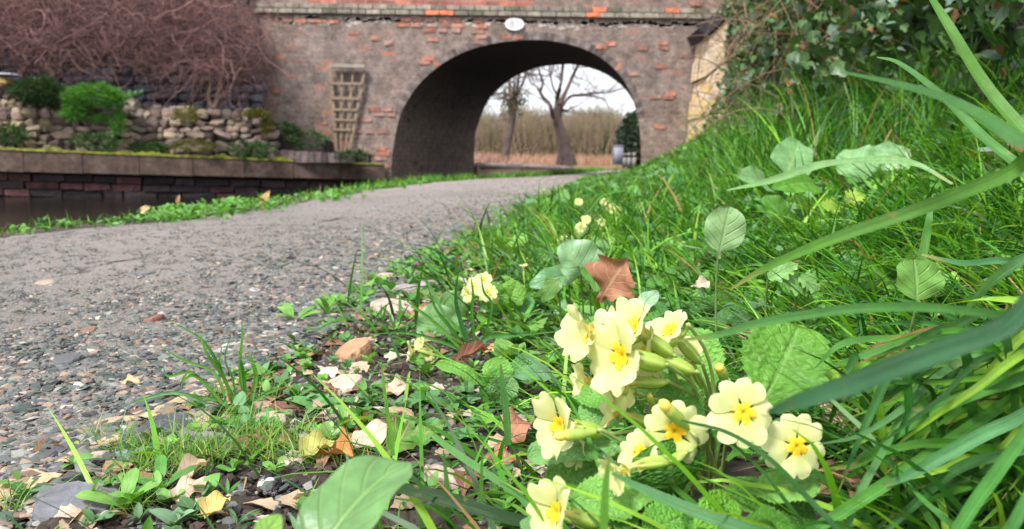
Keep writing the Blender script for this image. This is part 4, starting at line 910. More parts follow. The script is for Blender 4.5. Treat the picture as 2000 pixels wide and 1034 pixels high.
# timber edging board, broken into two visible lengths
def wood_mat():
    k = N('weathered_timber'); m_ = k.n('ShaderNodeMapping'); m_.inputs['Scale'].default_value = (8, 90, 90); m_.inputs['Rotation'].default_value = (0, 0, 0)
    u = k.n('ShaderNodeUVMap'); k.l(u.outputs[0], m_.inputs[0]); c = k.ramp(k.noise(1, 6, .7, m_.outputs[0]), [(.3, (.14, .09, .05)), (.45, (.40, .29, .16)), (.65, (.58, .46, .29))]); c = k.mix(k.ramp(k.noise(25, 4), [(.55, 0), (.7, .6)]), c, (.10, .07, .05))
    k.l(c, k.b.inputs['Base Color']); k.b.inputs['Roughness'].default_value = .9; k.bump(k.noise(1, 6, .7, m_.outputs[0]), .6, .002); return k.m
wm = wood_mat()
def board(pts, wpx, label, th=.012):
    g = Geo(); c = spline([G(*p) + [0, 0, .0075] for p in pts], 14); t = np.gradient(c, axis=0); t /= np.linalg.norm(t, axis=1, keepdims=True); s = np.cross(t, [0, 0, 1.])
    w_ = np.array([wpx / FPX * project(q)[2] for q in c]) * rng.uniform(.85, 1.1, 14); top = []
    prof = [(-1, -th), (-1, 0), (-.5, .0006), (0, 0), (.5, .0006), (1, 0), (1, -th)]
    V = np.array([[ci + si * a * w / 2 + [0, 0, b + rng.normal(0, .0006)] for a, b in prof] for ci, si, w in zip(c, s, w_)])
    T, U = np.meshgrid(np.linspace(0, 1, 14), np.linspace(0, .2, 7), indexing='ij')
    g.add(V.reshape(-1, 3), gridF(13, 6), (1, 1, 1), np.stack([T.ravel(), U.ravel()], 1))
    tag(g.build('edging_board', wm, origin=c[7], smooth=False), label, 'edging board', 'weathered edging along the path')
board([(-30, 992), (30, 968), (90, 940)], 85, 'broad pale tan edging slab at the bottom left corner', .02)
board([(120, 922), (190, 885), (250, 862)], 34, 'weathered tan edging timber with open grain left of the clods')
board([(285, 830), (370, 790), (470, 752)], 38, 'tan edging timber running behind the grass tuft')
# ================================================================== GRASS
def gcol(n, kind='bank'):
    pal = np.array([[.03, .11, .015], [.08, .25, .025], [.17, .38, .04], [.04, .15, .04], [.28, .46, .07]]); p = [.27, .32, .18, .15, .08]
    c = pal[rng.choice(5, n, p=p)] * rng.uniform(.75, 1.25, (n, 1)); dead = rng.random(n) < .03; c *= [.85, .95, .6]; c[dead] = np.array([.42, .28, .12]) * rng.uniform(.6, 1.2, (dead.sum(), 1)); return c
g = Geo()
def sward(n, y0, y1, s0, s1, L, wd, th=(.7, 1.45), curl=(.3, 1.6), seg=4, head=None, dens=None, pw=1.0):
    y = y0 + (y1 - y0) * rng.random(n) ** pw; s = s0 + (s1 - s0) * rng.random(n); x = eR(y) + s
    p = np.stack([x, y, zg(x, y) - .003], 1); k = inview_v(p); 
    if dens is not None: k &= rng.random(n) < dens(s, y)
    # keep clear of the primrose plant and of the lens
    k &= (np.hypot(x - HP[0], y - HP[1]) > .10) & (y > .30)
    p = p[k]; n = len(p); s = s[k]
    hd = rng.uniform(0, 2 * math.pi, n) if head is None else rng.normal(head[0], head[1], n)
    cl_ = 1 + .35 * np.sin(p[:, 0] * 6 + 1) * np.sin(p[:, 1] * 5)
    blades_geo(g, p, hd, rng.uniform(L[0], L[1], n) * cl_, rng.uniform(wd[0], wd[1], n), rng.uniform(th[0], th[1], n), rng.uniform(curl[0], curl[1], n), seg, gcol(n), .4)
def inview_v(p):
    v = p - CAM; z = v @ _f; x = 1000 + FPX * (v @ _r) / z; y = 517 - FPX * (v @ _u) / z
    return (z > .05) & (x > -250) & (x < 2300) & (y > -200) & (y < 1500)
HP = G(1385, 975)
dn = lambda s, y: np.clip((s - .10) / .35, .02, 1)
sward(9000, .30, 1.2, .10, 1.2, (.05, .13), (.0022, .0055), seg=6, head=(math.pi + .2, 1.0), dens=lambda s, y: np.clip((s - .28) / .35, .03, 1), th=(.3, 1.2))
sward(6500, 1.0, 2.2, .0, 1.9, (.06, .17), (.003, .0075), seg=5, dens=dn, head=(math.pi + .3, 1.2), th=(.5, 1.35))
sward(10500, 2.0, 4.5, -.02, 2.1, (.06, .18), (.004, .009), dens=lambda s, y: np.clip((s + .0) / .3, .06, 1))
sward(13000, 4.5, 12, -.02, 2.1, (.05, .15), (.006, .013), seg=3, dens=lambda s, y: np.clip((s + .0) / .25, .1, 1))
sward(5000, 12, 24, .05, 2.5, (.1, .25), (.012, .02), seg=2)
sward(2600, 2.2, 5, .9, 2.0, (.22, .42), (.004, .008), seg=6, th=(1.0, 1.5), curl=(.2, 1.5))     # taller stems near the hedge
tag(g.build('grass', grassm), kind='stuff')
# towpath verge on the canal side
g = Geo(); n_ = 9000; y = rng.uniform(1.9, 22, n_); x = eL(y) - rng.random(n_) ** .8 * .24 + .02; dnn = .35 + .65 * (np.sin(y * 2.3) + np.sin(y * 5.1 + 1) > -.2); k = (rng.random(n_) < dnn) & ((y > 6.5) | (rng.random(n_) < .35)); x = x[k]; y = y[k]; n_ = len(x)
blades_geo(g, np.stack([x, y, zg(x, y) - .004], 1), rng.uniform(0, 6.3, n_), np.interp(y, [2, 8, 20], [.045, .10, .12]) * rng.uniform(.5, 1.3, n_), np.interp(y, [2, 8, 20], [.003, .009, .015]), rng.uniform(.7, 1.5, n_), rng.uniform(0, 1, n_), 3, gcol(n_) * 1.1)
tag(g.build('verge_grass', grassm), kind='stuff')
# fine pale grass mats in the near verge
g = Geo()
for (px, py, rx, ry, n_, L) in [(330, 905, 110, 30, 420, .028), (430, 870, 100, 40, 550, .03), (560, 880, 90, 40, 380, .03), (230, 870, 60, 20, 120, .03), (480, 780, 70, 20, 120, .025), (700, 900, 60, 30, 100, .03), (250, 985, 60, 30, 80, .03), (30, 1010, 60, 20, 60, .03)]:
    a = rng.uniform(0, 6.3, n_); r_ = rng.random(n_) ** .5; bp = np.array([G(px + rx * r * math.cos(q), py + ry * r * math.sin(q)) for r, q in zip(r_, a)])
    c = np.array([[.10, .26, .03], [.2, .36, .06], [.35, .34, .12]])[rng.choice(3, n_, p=[.5, .38, .12])] * rng.uniform(.7, 1.2, (n_, 1))
    blades_geo(g, bp, rng.uniform(0, 6.3, n_), L * rng.uniform(.5, 1.4, n_), np.full(n_, .0011), rng.uniform(.3, 1.4, n_), rng.uniform(.2, 1.6, n_), 4, c, .3)
n_ = 500; y = .5 + 1.6 * rng.random(n_); x = eR(y) + rng.uniform(.0, .5, n_); L_ = rng.uniform(.02, .07, n_)   # straw bits
blades_geo(g, np.stack([x, y, zg(x, y) + .003], 1), rng.uniform(0, 6.3, n_), L_, np.full(n_, .0014), rng.uniform(-.05, .35, n_), rng.uniform(0, .5, n_), 4, np.array([.45, .31, .17]) * rng.uniform(.4, 1.2, (n_, 1)))
tag(g.build('fine_grass', grassm), kind='stuff')

# ground weeds: small leaves in whorls (stuff)
g = Geo(); TVs = [leafT(W=.5, prof=w_ovate, n=4, m=2, arch=.5, fold=.25), leafT(W=.55, prof=w_spoon, n=5, m=2, arch=.6, fold=.2), leafT(W=.7, prof=w_lobed, n=10, m=2, arch=.4, fold=.2), leafT(W=.22, prof=w_lance, n=4, m=2, arch=.3, fold=.2)]
def weeds(n, y0, y1, s0, s1, sz, types=(0, 1, 2, 3), dens=None, canal=False):
    y = rng.uniform(y0, y1, n); x = (eR(y) if not canal else eL(y)) + rng.uniform(s0, s1, n)
    p = np.stack([x, y, zg(x, y)], 1); k = inview_v(p) & (np.hypot(x - HP[0], y - HP[1]) > .05) & (y > .33); p = p[k]; n = len(p)
    ty = rng.choice(types, n); lv = rng.integers(4, 8, n); S_ = rng.uniform(*sz, n); base = np.array([[.05, .17, .03], [.10, .28, .04], [.17, .37, .07], [.11, .24, .10]])[rng.integers(0, 4, n)] * rng.uniform(.7, 1.3, (n, 1))
    for j in range(7):
        for T in types:
            i = (lv > j) & (ty == T); m = i.sum()
            if m == 0: continue
            yaw = 2 * math.pi * j / lv[i] + rng.normal(0, .4, m) + S_[i] * 999; q = p[i] + np.array([0, 0, 1]) * (rng.random(m) * S_[i] * .5)[:, None]
            V, F, U = TVs[T]; scatter(g, V, F, q, rots(yaw, rng.uniform(.1, .9, m), rng.normal(0, .3, m)), S_[i] * rng.uniform(.6, 1.1, m), base[i] * rng.uniform(.8, 1.2, (m, 1)), U)
weeds(520, .42, 1.2, .05, .55, (.008, .018)); weeds(800, .45, 1.4, .45, 1.1, (.012, .026)); weeds(800, 1.2, 2.6, .0, .5, (.012, .028)); weeds(900, .8, 1.8, .35, 1.5, (.018, .045), types=(0, 2, 2, 3)); weeds(1500, 1.3, 3.2, .4, 1.9, (.025, .06)); weeds(2200, 3, 12, 0, 2, (.04, .09)); 
TVs += [leafT(W=.85, prof=w_round, n=8, m=4, arch=.5, fold=.2, wave=.1), leafT(W=.8, prof=w_heart, n=8, m=4, arch=.6, fold=.25, wave=.1)]
weeds(75, .75, 1.6, .45, 1.4, (.022, .042), types=(4, 5)); weeds(130, 1.5, 4, .2, 1.8, (.03, .06), types=(4, 5)); weeds(120, 4, 9, .2, 1.9, (.05, .09), types=(4, 5))
weeds(500, 2.3, 9, -.22, .02, (.015, .035), canal=True, types=(0, 1, 2))
for (px, py, n_) in ((380, 425, 60), (470, 412, 90), (330, 432, 40), (655, 388, 45), (520, 408, 30), (800, 358, 20)):
    for _ in range(n_):
        c = G(px + rng.normal(0, 26), py + rng.normal(0, 5)); m = 4; V, F, U = TVs[rng.integers(0, 3)]
        scatter(g, V, F, c + np.array([0, 0, 1]) * rng.random((m, 1)) * .035, rots(rng.uniform(0, 6.3, m), rng.uniform(.0, 1.0, m), rng.normal(0, .3, m)), rng.uniform(.02, .045, m), np.array([.12, .30, .05]) * rng.uniform(.6, 1.3, (m, 1)), U)
weedm = mat_leaf('weed_leaf', (.1, .2, .05), (.3, .45, .18), .45, .3, attr=True, vstr=.35, nveins=4, bump=.2)
tag(g.build('ground_weeds', weedm), kind='stuff')
# leaf litter in small pieces
g = Geo(); n_ = 1300; y = .42 + 2.6 * rng.random(n_) ** 1.3; x = eR(y) + rng.uniform(.0, 1.0, n_) * rng.random(n_) ** .7; p = np.stack([x, y, zg(x, y) + .002], 1)
V, F, U = leafT(W=.6, prof=w_oak, n=9, m=2, arch=.8, fold=.3); V[:, 1] -= .4
scatter(g, V, F, p, rots(rng.uniform(0, 6.3, n_), rng.normal(0, .25, n_), rng.normal(0, .3, n_)), rng.uniform(.009, .036, n_), np.array([[.30, .17, .09], [.45, .33, .22], [.18, .08, .05], [.5, .42, .34]])[rng.integers(0, 4, n_)] * rng.uniform(.7, 1.2, (n_, 1)), U)
deadm = mat_leaf('dead_leaf', (.3, .15, .08), (.5, .34, .2), .6, .15, attr=True, vstr=.55, nveins=6, bump=.5)
tag(g.build('leaf_litter', deadm), kind='stuff')

# ------------------------------------------------------------------ individual dead leaves
def dead(px0, py0, px1, py1, wpx, col, label, prof=w_oak, dz0=.004, dz1=.01, nrm=(0, -.45, 1), arch=.7, fold=.3, wave=.25, stalk=None, depth=None, name='dead_leaf', curl=0, m=None):
    a = G(px0, py0) + [0, 0, dz0]; z = project(a)[2]
    if depth: a = P(px0, py0, depth[0]); b = P(px1, py1, depth[1]); z = depth[0]
    else: b = G(px1, py1) + [0, 0, dz1]
    g = Geo(); leaf_ab(g, a, b, wpx / FPX * z, nrm, col, prof=prof, n=26, m=8, arch=arch, fold=fold, wave=wave, seed=int(px0), curl=curl)
    if stalk: tubes(g, spline([a, a + (a - b) * .2 + [0, 0, .004], a + (a - b) * .35 + [0, 0, -.004]], 6), np.full(6, .0007), 5, np.array(col) * 1.2)
    tag(g.build(name, m or deadm, origin=a), label, 'dead leaf' if name == 'dead_leaf' else 'leaf', 'fallen leaves'); return a, b
dead(1170, 590, 1225, 505, 100, (.34, .15, .085), 'large russet oak leaf standing upright in the grass above the primroses', depth=(.80, .78), nrm=(-.3, -1, .35), arch=.5)
dead(1680, 900, 1745, 1000, 90, (.30, .17, .10), 'brown curled leaf under the long blades right of the primroses', arch=1.2)
dead(1600, 880, 1675, 815, 110, (.42, .27, .21), 'pinkish brown leaf behind the rightmost primrose flower', nrm=(0, -.6, 1))
dead(1640, 930, 1660, 1010, 80, (.25, .12, .08), 'dark brown leaf at the bottom edge below the right primrose', arch=.9)
dead(1410, 655, 1480, 690, 60, (.30, .10, .06), 'deep red brown leaf behind the broad crinkled primrose leaf')
dead(1465, 650, 1505, 668, 34, (.52, .34, .25), 'small pale pink brown leaf beside the deep red one')
dead(985, 900, 1035, 850, 75, (.36, .15, .09), 'crumpled red brown leaf left of the primrose flowers', arch=1.4, wave=.5, nrm=(-.2, -.8, .7))
dead(960, 935, 1010, 915, 60, (.40, .20, .13), 'second crumpled red brown leaf below the first by the flowers', arch=1.2, wave=.5)
dead(700, 872, 742, 825, 26, (.38, .17, .07), 'narrow orange brown leaf curled on edge with a long stalk', prof=w_lance, nrm=(-.8, -.6, .2), stalk=1, fold=.8)
dead(655, 900, 690, 915, 60, (.46, .20, .06), 'half orange half green leaf beside the big foreground leaf', prof=w_ovate, curl=.8, arch=1.1)
dead(590, 905, 655, 890, 55, (.42, .42, .12), 'yellow green withering leaf joined to the orange one', prof=w_ovate, curl=.6)
dead(690, 890, 780, 850, 62, (.62, .48, .36), 'broad pale cream leaf lying behind the foreground leaf', prof=w_ovate, fold=.1)
dead(745, 790, 800, 768, 44, (.55, .40, .30), 'pale tan leaf with a scalloped edge under clover', wave=.5)
dead(365, 955, 405, 935, 42, (.62, .48, .36), 'pale cupped leaf with a red stalk at the bottom left', prof=w_ovate, curl=1.2, arch=1.3, stalk=1)
dead(340, 990, 410, 965, 56, (.50, .37, .28), 'flat tan leaf beneath the cupped pale leaf', prof=w_ovate)
dead(400, 1025, 450, 1000, 50, (.62, .47, .16), 'yellow mottled leaf at the bottom left', prof=w_ovate, curl=.5)
dead(235, 755, 275, 765, 22, (.55, .36, .2), 'yellow brown seed husk on the coarse gravel', prof=w_lance, wave=.5)
dead(800, 632, 880, 612, 30, (.40, .19, .12), 'thin red brown leaf under the wispy grass', prof=w_lance)
dead(890, 715, 960, 700, 30, (.24, .09, .06), 'dark red rolled leaf under the primrose foliage', prof=w_lance, curl=1)
dead(940, 700, 1015, 688, 22, (.58, .36, .14), 'narrow yellow orange leaf lying on the dark red roll', prof=w_lance)
dead(510, 408, 527, 372, 18, (.55, .34, .14), 'orange dry leaf standing upright on the canal verge', prof=w_ovate, depth=(G(515, 410)[1], G(515, 410)[1]), nrm=(0, -1, .2))
dead(345, 400, 352, 380, 8, (.4, .2, .1), 'thin brown dry stalk on the canal verge', prof=w_lance, depth=(G(345, 425)[1],) * 2, nrm=(0, -1, .2))
dead(275, 415, 295, 403, 14, (.55, .38, .2), 'small tan leaf on the canal verge left of the weeds', prof=w_ovate, depth=(G(290, 430)[1],) * 2, nrm=(0, -1, .5))
dead(765, 900, 800, 845, 70, (.10, .22, .03), 'dark green fallen leaf folded under a yellow one', prof=w_ovate, name='fallen_leaf', nrm=(.3, -.6, .7), arch=.5)
dead(805, 880, 868, 850, 46, (.11, .24, .04), 'green fallen leaf with a brown tip beside the folded one', prof=w_ovate, name='fallen_leaf')
dead(1350, 560, 1385, 550, 26, (.62, .50, .36), 'small pale dry leaf in the grass right of the russet leaf', depth=(.85, .86), nrm=(0, -1, .5))

# ------------------------------------------------------------------ broad green leaves
blg = mat_leaf('bluish_leaf', (.17, .34, .20), (.26, .42, .14), .36, .25, attr=True, vstr=.5, nveins=5, bump=.7, var=.28, spots=(.30, .30, .12))
def broad(pa, pb, wpx, Ya, Yb, col, label, prof=w_heart, nrm=(0, -1, .5), arch=.5, fold=.18, wave=.1, name='broad_leaf', cat='leaf', mat=None, stalk=True, group='broad leaves in the grass', **kw):
    a = P(*pa, Ya); b = P(*pb, Yb); rt = empty(name, a, label, cat, group); g = Geo()
    leaf_ab(g, a, b, wpx / FPX * (Ya + Yb) / 2, nrm, np.array(col) * [1.0, 1.0, .72], prof=prof, n=28, m=10, arch=arch, fold=fold, wave=wave, seed=int(pa[0]), **kw); g.build('leaf_blade', mat or blg, rt)
    if stalk:
        q = np.array([a[0] + .01, a[1] + .02, 0]); q[2] = zg(q[0], q[1]) - .005
        g = Geo(); tubes(g, spline([a, (a * .6 + q * .4) + [0, .006, 0], q], 10), np.full(10, .0012), 6, (.16, .26, .08)); g.build('stalk', stemm, rt)
    return rt
stemm = mat_plain('stem_mat', (.2, .3, .1), .5, .15, 60, attr=True, trans=.1)
broad((1402, 505), (1425, 403), 80, .72, .72, (.22, .36, .22), 'pale round green leaf facing the camera in the bank grass', prof=w_round, nrm=(-.1, -1, .25), arch=.3, fold=.1)
broad((1790, 600), (1785, 505), 100, .55, .56, (.14, .30, .08), 'rounded olive green leaf on the right of the bank', prof=w_round, nrm=(.1, -1, .3), arch=.3, fold=.25)
broad((1135, 535), (1095, 478), 100, .95, .95, (.24, .40, .30), 'bluish arrow shaped leaf with a folded tip left of the russet oak leaf', nrm=(-.1, -.8, .9), fold=.5, arch=.8)
broad((1110, 540), (1035, 560), 50, .95, .93, (.15, .32, .20), 'drooping bluish lobe under the arrow shaped leaf', nrm=(-.2, -.9, .6), arch=.9)
broad((1150, 525), (1165, 570), 60, .97, .90, (.09, .22, .05), 'dark green leaf under the arrow shaped leaf', nrm=(.1, -.7, .8), arch=.9)
broad((870, 665), (835, 595), 95, 1.0, 1.0, (.20, .38, .22), 'large blue green leaf behind the wispy grass', nrm=(-.2, -.9, .7), arch=.5)
broad((900, 620), (870, 570), 70, 1.1, 1.1, (.13, .28, .13), 'dark blue green leaf behind the wispy grass', nrm=(-.1, -.9, .6))
broad((1535, 340), (1560, 275), 80, 2.0, 2.1, (.18, .36, .20), 'big blurred blue green leaf high on the bank', nrm=(0, -1, .5))
broad((1700, 345), (1640, 300), 110, 1.7, 1.75, (.20, .38, .22), 'wide pale leaf high on the bank behind long blades', nrm=(0, -.9, .7))
broad((1720, 330), (1770, 290), 80, 1.8, 1.8, (.22, .40, .26), 'pale leaf right of the wide one high on the bank', nrm=(0, -.9, .7))
broad((1590, 360), (1510, 370), 60, 1.5, 1.4, (.11, .30, .05), 'bright green flat leaf under the wide pale leaf', nrm=(0, -.9, .6))
broad((1500, 365), (1440, 345), 60, 1.5, 1.4, (.20, .38, .22), 'grey green leaf left of the bright green flat leaf', nrm=(0, -.9, .6))
broad((1530, 430), (1490, 385), 60, 1.3, 1.3, (.08, .22, .04), 'dark green leaf right of the pale round one', nrm=(0, -.9, .6))
broad((1245, 610), (1285, 568), 36, .75, .78, (.30, .46, .40), 'small glossy pale leaf at the foot of the russet oak leaf', prof=w_lance, nrm=(0, -.8, .9))
broad((1090, 545), (1060, 590), 40, .9, .9, (.09, .2, .05), 'small dark leaf under the drooping lobe', nrm=(0, -.8, .9))
for i, (a, b, w_) in enumerate([((1580, 570), (1515, 545), 50), ((1560, 540), (1600, 570), 46), ((1500, 545), (1560, 515), 40), ((1640, 410), (1600, 400), 36), ((1650, 395), (1690, 380), 34)]):
    broad(a, b, w_, .75 if i < 3 else 1.1, .75 if i < 3 else 1.1, (.17, .34, .13) if i < 3 else (.26, .40, .06), ['lobed green leaf in the middle of the bank pointing left', 'lobed green leaf in the middle of the bank drooping right', 'lobed green leaf above the pair in mid bank', 'yellow green leaf bud pointing left by the upper bank', 'yellow green leaf bud pointing up by the upper bank'][i], prof=w_lobed, nrm=(0, -.9, .8))
# the big out-of-focus leaf at the bottom
rt = empty('foreground_leaf', P(600, 1120, .27), 'big pale bluish green leaf thrusting up at the bottom edge', 'leaf')
g = Geo(); leaf_ab(g, P(590, 1150, .25), P(795, 902, .29), .035, (-.55, -.75, .75), (.135, .275, .09), prof=lambda t: np.sin(math.pi * np.clip(t, 0, 1) ** 1.15) ** .62, n=40, m=14, arch=.9, fold=.26, wave=.09, seed=3); g.build('leaf_blade', blg, rt)
g = Geo(); leaf_ab(g, P(505, 1060, .24), P(548, 1005, .25), .009, (0, -1, .4), (.22, .42, .08), n=12, m=6); tag(g.build('leaf_tip', blg, origin=P(505, 1060, .24)), 'blurred bright green leaf tip left of the big foreground leaf', 'leaf')
# small seedlings and rosettes on the near verge
def rosette(px, py, R_, n, label, col, prof=w_spoon, lift=.35, W=.4, name='seedling', cat='seedling', hue=1, mat=None, spread=6.28, a0=0):
    c = G(px, py); z = project(c)[2]; L = R_ / FPX * z; rt = empty(name, c, label, cat, 'small plants on the near verge')
    for i in range(n):
        an = a0 + spread * i / n + rng.normal(0, .2); e = lift * rng.uniform(.5, 1.4); d = np.array([math.cos(an), math.sin(an), math.tan(min(e, 1.4))]); d /= np.linalg.norm(d); l = L * rng.uniform(.7, 1.1)
        g = Geo(); leaf_ab(g, c + [0, 0, .001], c + d * l, l * W, (0, -.2, 1) if e < 1.1 else (0, -1, .3), np.array(col) * rng.uniform(.75, 1.25), prof=prof, n=12, m=4, arch=.8, fold=.25, seed=i); g.build('leaf', mat or weedm, rt)
lg = (.16, .36, .07); mg = (.09, .24, .05)
rosette(245, 1000, 95, 4, 'three spoon leaved seedling by the black clod at the bottom left', (.20, .42, .08), lift=.8, W=.33)
rosette(315, 965, 85, 6, 'dark spoon leaved plant among fine grass at the bottom', (.08, .25, .04), lift=.45, W=.25)
rosette(575, 632, 55, 7, 'low green rosette at the gravel edge behind the soil', lg, lift=.5, W=.28); rosette(640, 622, 52, 8, 'pointed green rosette right of the low one at the gravel edge', lg, lift=.8, W=.28); rosette(625, 655, 45, 6, 'loose rosette with long leaves on the tan stones', mg, lift=.3, W=.28)
rosette(860, 520, 42, 8, 'bushy upright seedling among weeds near the gravel edge', (.10, .34, .06), lift=.9, W=.25); rosette(395, 855, 45, 5, 'two leaved green seedling on the grey slate', (.20, .40, .05), lift=.7, W=.35)
rosette(320, 790, 36, 5, 'tiny bright seedling left of the grass tuft', (.22, .40, .06), lift=.5, W=.5); rosette(640, 868, 50, 4, 'striped upright seedling left of the orange leaf', (.28, .42, .16), lift=1.2, W=.4)
rosette(675, 850, 60, 6, 'upright pointed seedling among clover by the orange leaf', (.17, .36, .08), lift=1.2, W=.25); rosette(520, 845, 40, 8, 'ferny lobed seedling above the fine grass', (.05, .26, .03), prof=w_lobed, lift=.6, W=.6)
rosette(610, 852, 36, 7, 'small bright lobed seedling right of the ferny one', (.14, .38, .05), prof=w_lobed, lift=.5, W=.6); rosette(55, 880, 26, 5, 'tiny yellow green sprout in the left gravel', (.28, .42, .08), lift=.8, W=.35); rosette(150, 890, 30, 6, 'tiny sprout beside the dark slate', (.26, .38, .07), lift=.8, W=.3)
rosette(330, 985, 40, 8, 'small pale leafy sprig at the bottom among slates', (.22, .42, .12), prof=w_round, lift=.7, W=.6); rosette(130, 965, 70, 3, 'grey green drooping leaves at the bottom left corner', (.16, .32, .16), lift=.2, W=.3); rosette(615, 800, 60, 4, 'smooth oval leaved plant on the soil beside the clover', (.12, .32, .09), prof=w_ovate, lift=.3, W=.5)
rosette(655, 893, 30, 4, 'pale green pleated leaf by the half orange leaf', (.30, .44, .16), prof=w_ovate, lift=.9, W=.7); rosette(345, 1030, 60, 4, 'bluish oval leaves at the very bottom left', (.22, .38, .22), prof=w_ovate, lift=.6, W=.5)
for i, (px, py, s_) in enumerate([(700, 795, 34), (740, 775, 32), (790, 800, 36), (835, 790, 40), (880, 800, 40), (760, 812, 30), (900, 860, 38), (850, 840, 34), (820, 765, 30), (905, 770, 36), (930, 830, 36)]):
    rosette(px, py, s_, 7, ['notched leaf weed farthest left in the clover row', 'notched leaf weed behind the tan scalloped leaf', 'notched weed just right of the scalloped leaf', 'notched weed in the middle of the clover row', 'notched weed left of the half open flowers', 'low notched weed in front of the tan flake', 'notched weed above the crumpled red leaf', 'notched weed right of the green fallen leaves', 'notched weed under the rolled crinkled leaf', 'notched weed below the round pale leaf', 'notched weed next to the crumpled red leaf'][i], (.10, .27, .08), prof=w_lobed, lift=.4, W=.75, name='notched_weed', cat='weed')
for i, (px, py, s_) in enumerate([(1800, 570, 60), (1860, 590, 60), (1740, 480, 50), (1480, 690, 60), (1640, 480, 50), (1900, 470, 55), (1560, 610, 50), (1930, 560, 60)]):
    rosette(px, py, s_, 9, ['whorled cleavers sprig beside the rounded olive leaf', 'whorled cleavers sprig right of the olive leaf', 'whorled cleavers sprig above the olive leaf', 'whorled cleavers sprig above the broad crinkled primrose leaf', 'whorled cleavers sprig in mid bank grass', 'whorled cleavers sprig near the right edge', 'whorled cleavers sprig under the lobed pair of leaves', 'lowest whorled cleavers sprig near the right edge'][i], (.14, .34, .06), prof=w_lance, lift=.7, W=.16, name='cleavers', cat='weed')
# ================================================================== GRASS TUFT on the path edge and hero blades
def blade_mat():
    k = N('blade_mat'); uv = k.n('ShaderNodeUVMap'); uv.uv_map = 'UVMap'; a = k.n('ShaderNodeAttribute'); a.attribute_name = 'Col'
    m_ = k.n('ShaderNodeMapping'); m_.inputs['Scale'].default_value = (16, 1.2, 1); k.l(uv.outputs[0], m_.inputs[0]); st = k.noise(1, 2, .5, m_.outputs[0])
    c = k.mix(1, a.outputs['Color'], k.ramp(st, [(.3, (.62, .66, .6)), (.7, (1.35, 1.3, 1.3))]), 'MULTIPLY')
    c = k.mix(1, c, k.ramp(k.noise(45, 5, .7), [(.3, .75), (.7, 1.25)]), 'MULTIPLY')
    sp = k.n('ShaderNodeSeparateXYZ'); k.l(uv.outputs[0], sp.inputs[0])
    c = k.mix(k.mix(1, k.ramp(sp.outputs[1], [(0, .0), (.86, .0), (1, .8)]), k.ramp(k.noise(20, 3), [(.45, 0), (.6, 1)]), 'MULTIPLY'), c, (.42, .30, .10))
    c = k.mix(k.ramp(k.noise(70, 3), [(.66, 0), (.74, .6)]), c, (.30, .28, .08))
    k.l(c, k.b.inputs['Base Color']); k.b.inputs['Roughness'].default_value = .42; k.b.inputs['Specular IOR Level'].default_value = .4; k.bump(st, .6, .0012)
    tr = k.n('ShaderNodeBsdfTranslucent'); k.l(k.mix(1, c, (1.3, 1.3, .5), 'MULTIPLY'), tr.inputs['Color']); ms = k.n('ShaderNodeMixShader'); ms.inputs[0].default_value = .33
    k.l(k.b.outputs[0], ms.inputs[1]); k.l(tr.outputs[0], ms.inputs[2]); k.l(ms.outputs[0], k.t.nodes['Material Output'].inputs['Surface']); return k.m
bladem = blade_mat()
def tuft(px, py, blades, label, straw=12):
    c = G(px, py); rt = empty('grass_tuft', c, label, 'grass tuft', 'grass tufts'); g = Geo(); Y = c[1]
    for b in blades:
        x0 = b[0]; pts = [P(x0 + rng.uniform(-4, 4), py, Y + rng.uniform(-.01, .01))] + [P(x, y, Y + d) for x, y, d in b[1]]; pts[0][2] = zg(*pts[0][:2])
        w_ = b[2] / FPX * Y; ribbon(g, pts, [w_ * .7, w_, w_ * .9, w_ * .6, w_ * .05], 18, .3, (rng.uniform(-.3, .3), -1, .2), np.array(b[3]))
    g.build('blades', bladem, rt); g = Geo()
    n = straw; bp = np.repeat(c[None], n, 0) + rng.normal(0, .006, (n, 3)) * [1, 1, 0]; blades_geo(g, bp, rng.uniform(0, 6.3, n), rng.uniform(.015, .05, n), np.full(n, .0013), rng.uniform(.1, 1.3, n), rng.uniform(0, 1, n), 4, np.array([.45, .26, .13]) * rng.uniform(.6, 1.2, (n, 1)))
    g.build('dry_base', grassm, rt)
dg_ = (.06, .20, .03); mg_ = (.10, .28, .04)
tuft(462, 797, [(455, [(430, 720, 0), (395, 665, 0), (328, 624, .01)], 7, dg_), (450, [(420, 730, 0), (350, 700, 0), (305, 668, 0)], 6, mg_), (460, [(440, 740, 0), (405, 690, -.01), (388, 640, -.01)], 9, mg_), (475, [(470, 720, 0), (474, 660, 0), (473, 623, 0)], 8, mg_), (480, [(478, 740, 0), (470, 700, -.01), (460, 680, 0)], 8, dg_), (485, [(500, 740, 0), (490, 700, 0), (482, 690, 0)], 9, mg_), (440, [(380, 730, 0), (330, 735, 0), (318, 712, 0)], 7, mg_), (445, [(385, 735, .0), (355, 750, -.02), (385, 698, -.02)], 8, mg_), (435, [(350, 768, 0), (280, 780, 0), (235, 800, -.02)], 8, (.12, .28, .12)), (480, [(520, 770, 0), (560, 755, 0)], 7, mg_), (470, [(432, 720, 0), (432, 690, 0), (434, 675, 0)], 5, mg_), (455, [(420, 780, 0), (390, 775, 0), (350, 765, -.01)], 6, mg_), (490, [(500, 750, 0), (530, 720, .01), (548, 700, .01)], 6, dg_), (465, [(455, 740, 0), (440, 700, 0), (455, 640, 0)], 5, dg_)], 'spiky green grass tuft standing alone at the gravel edge', 30)
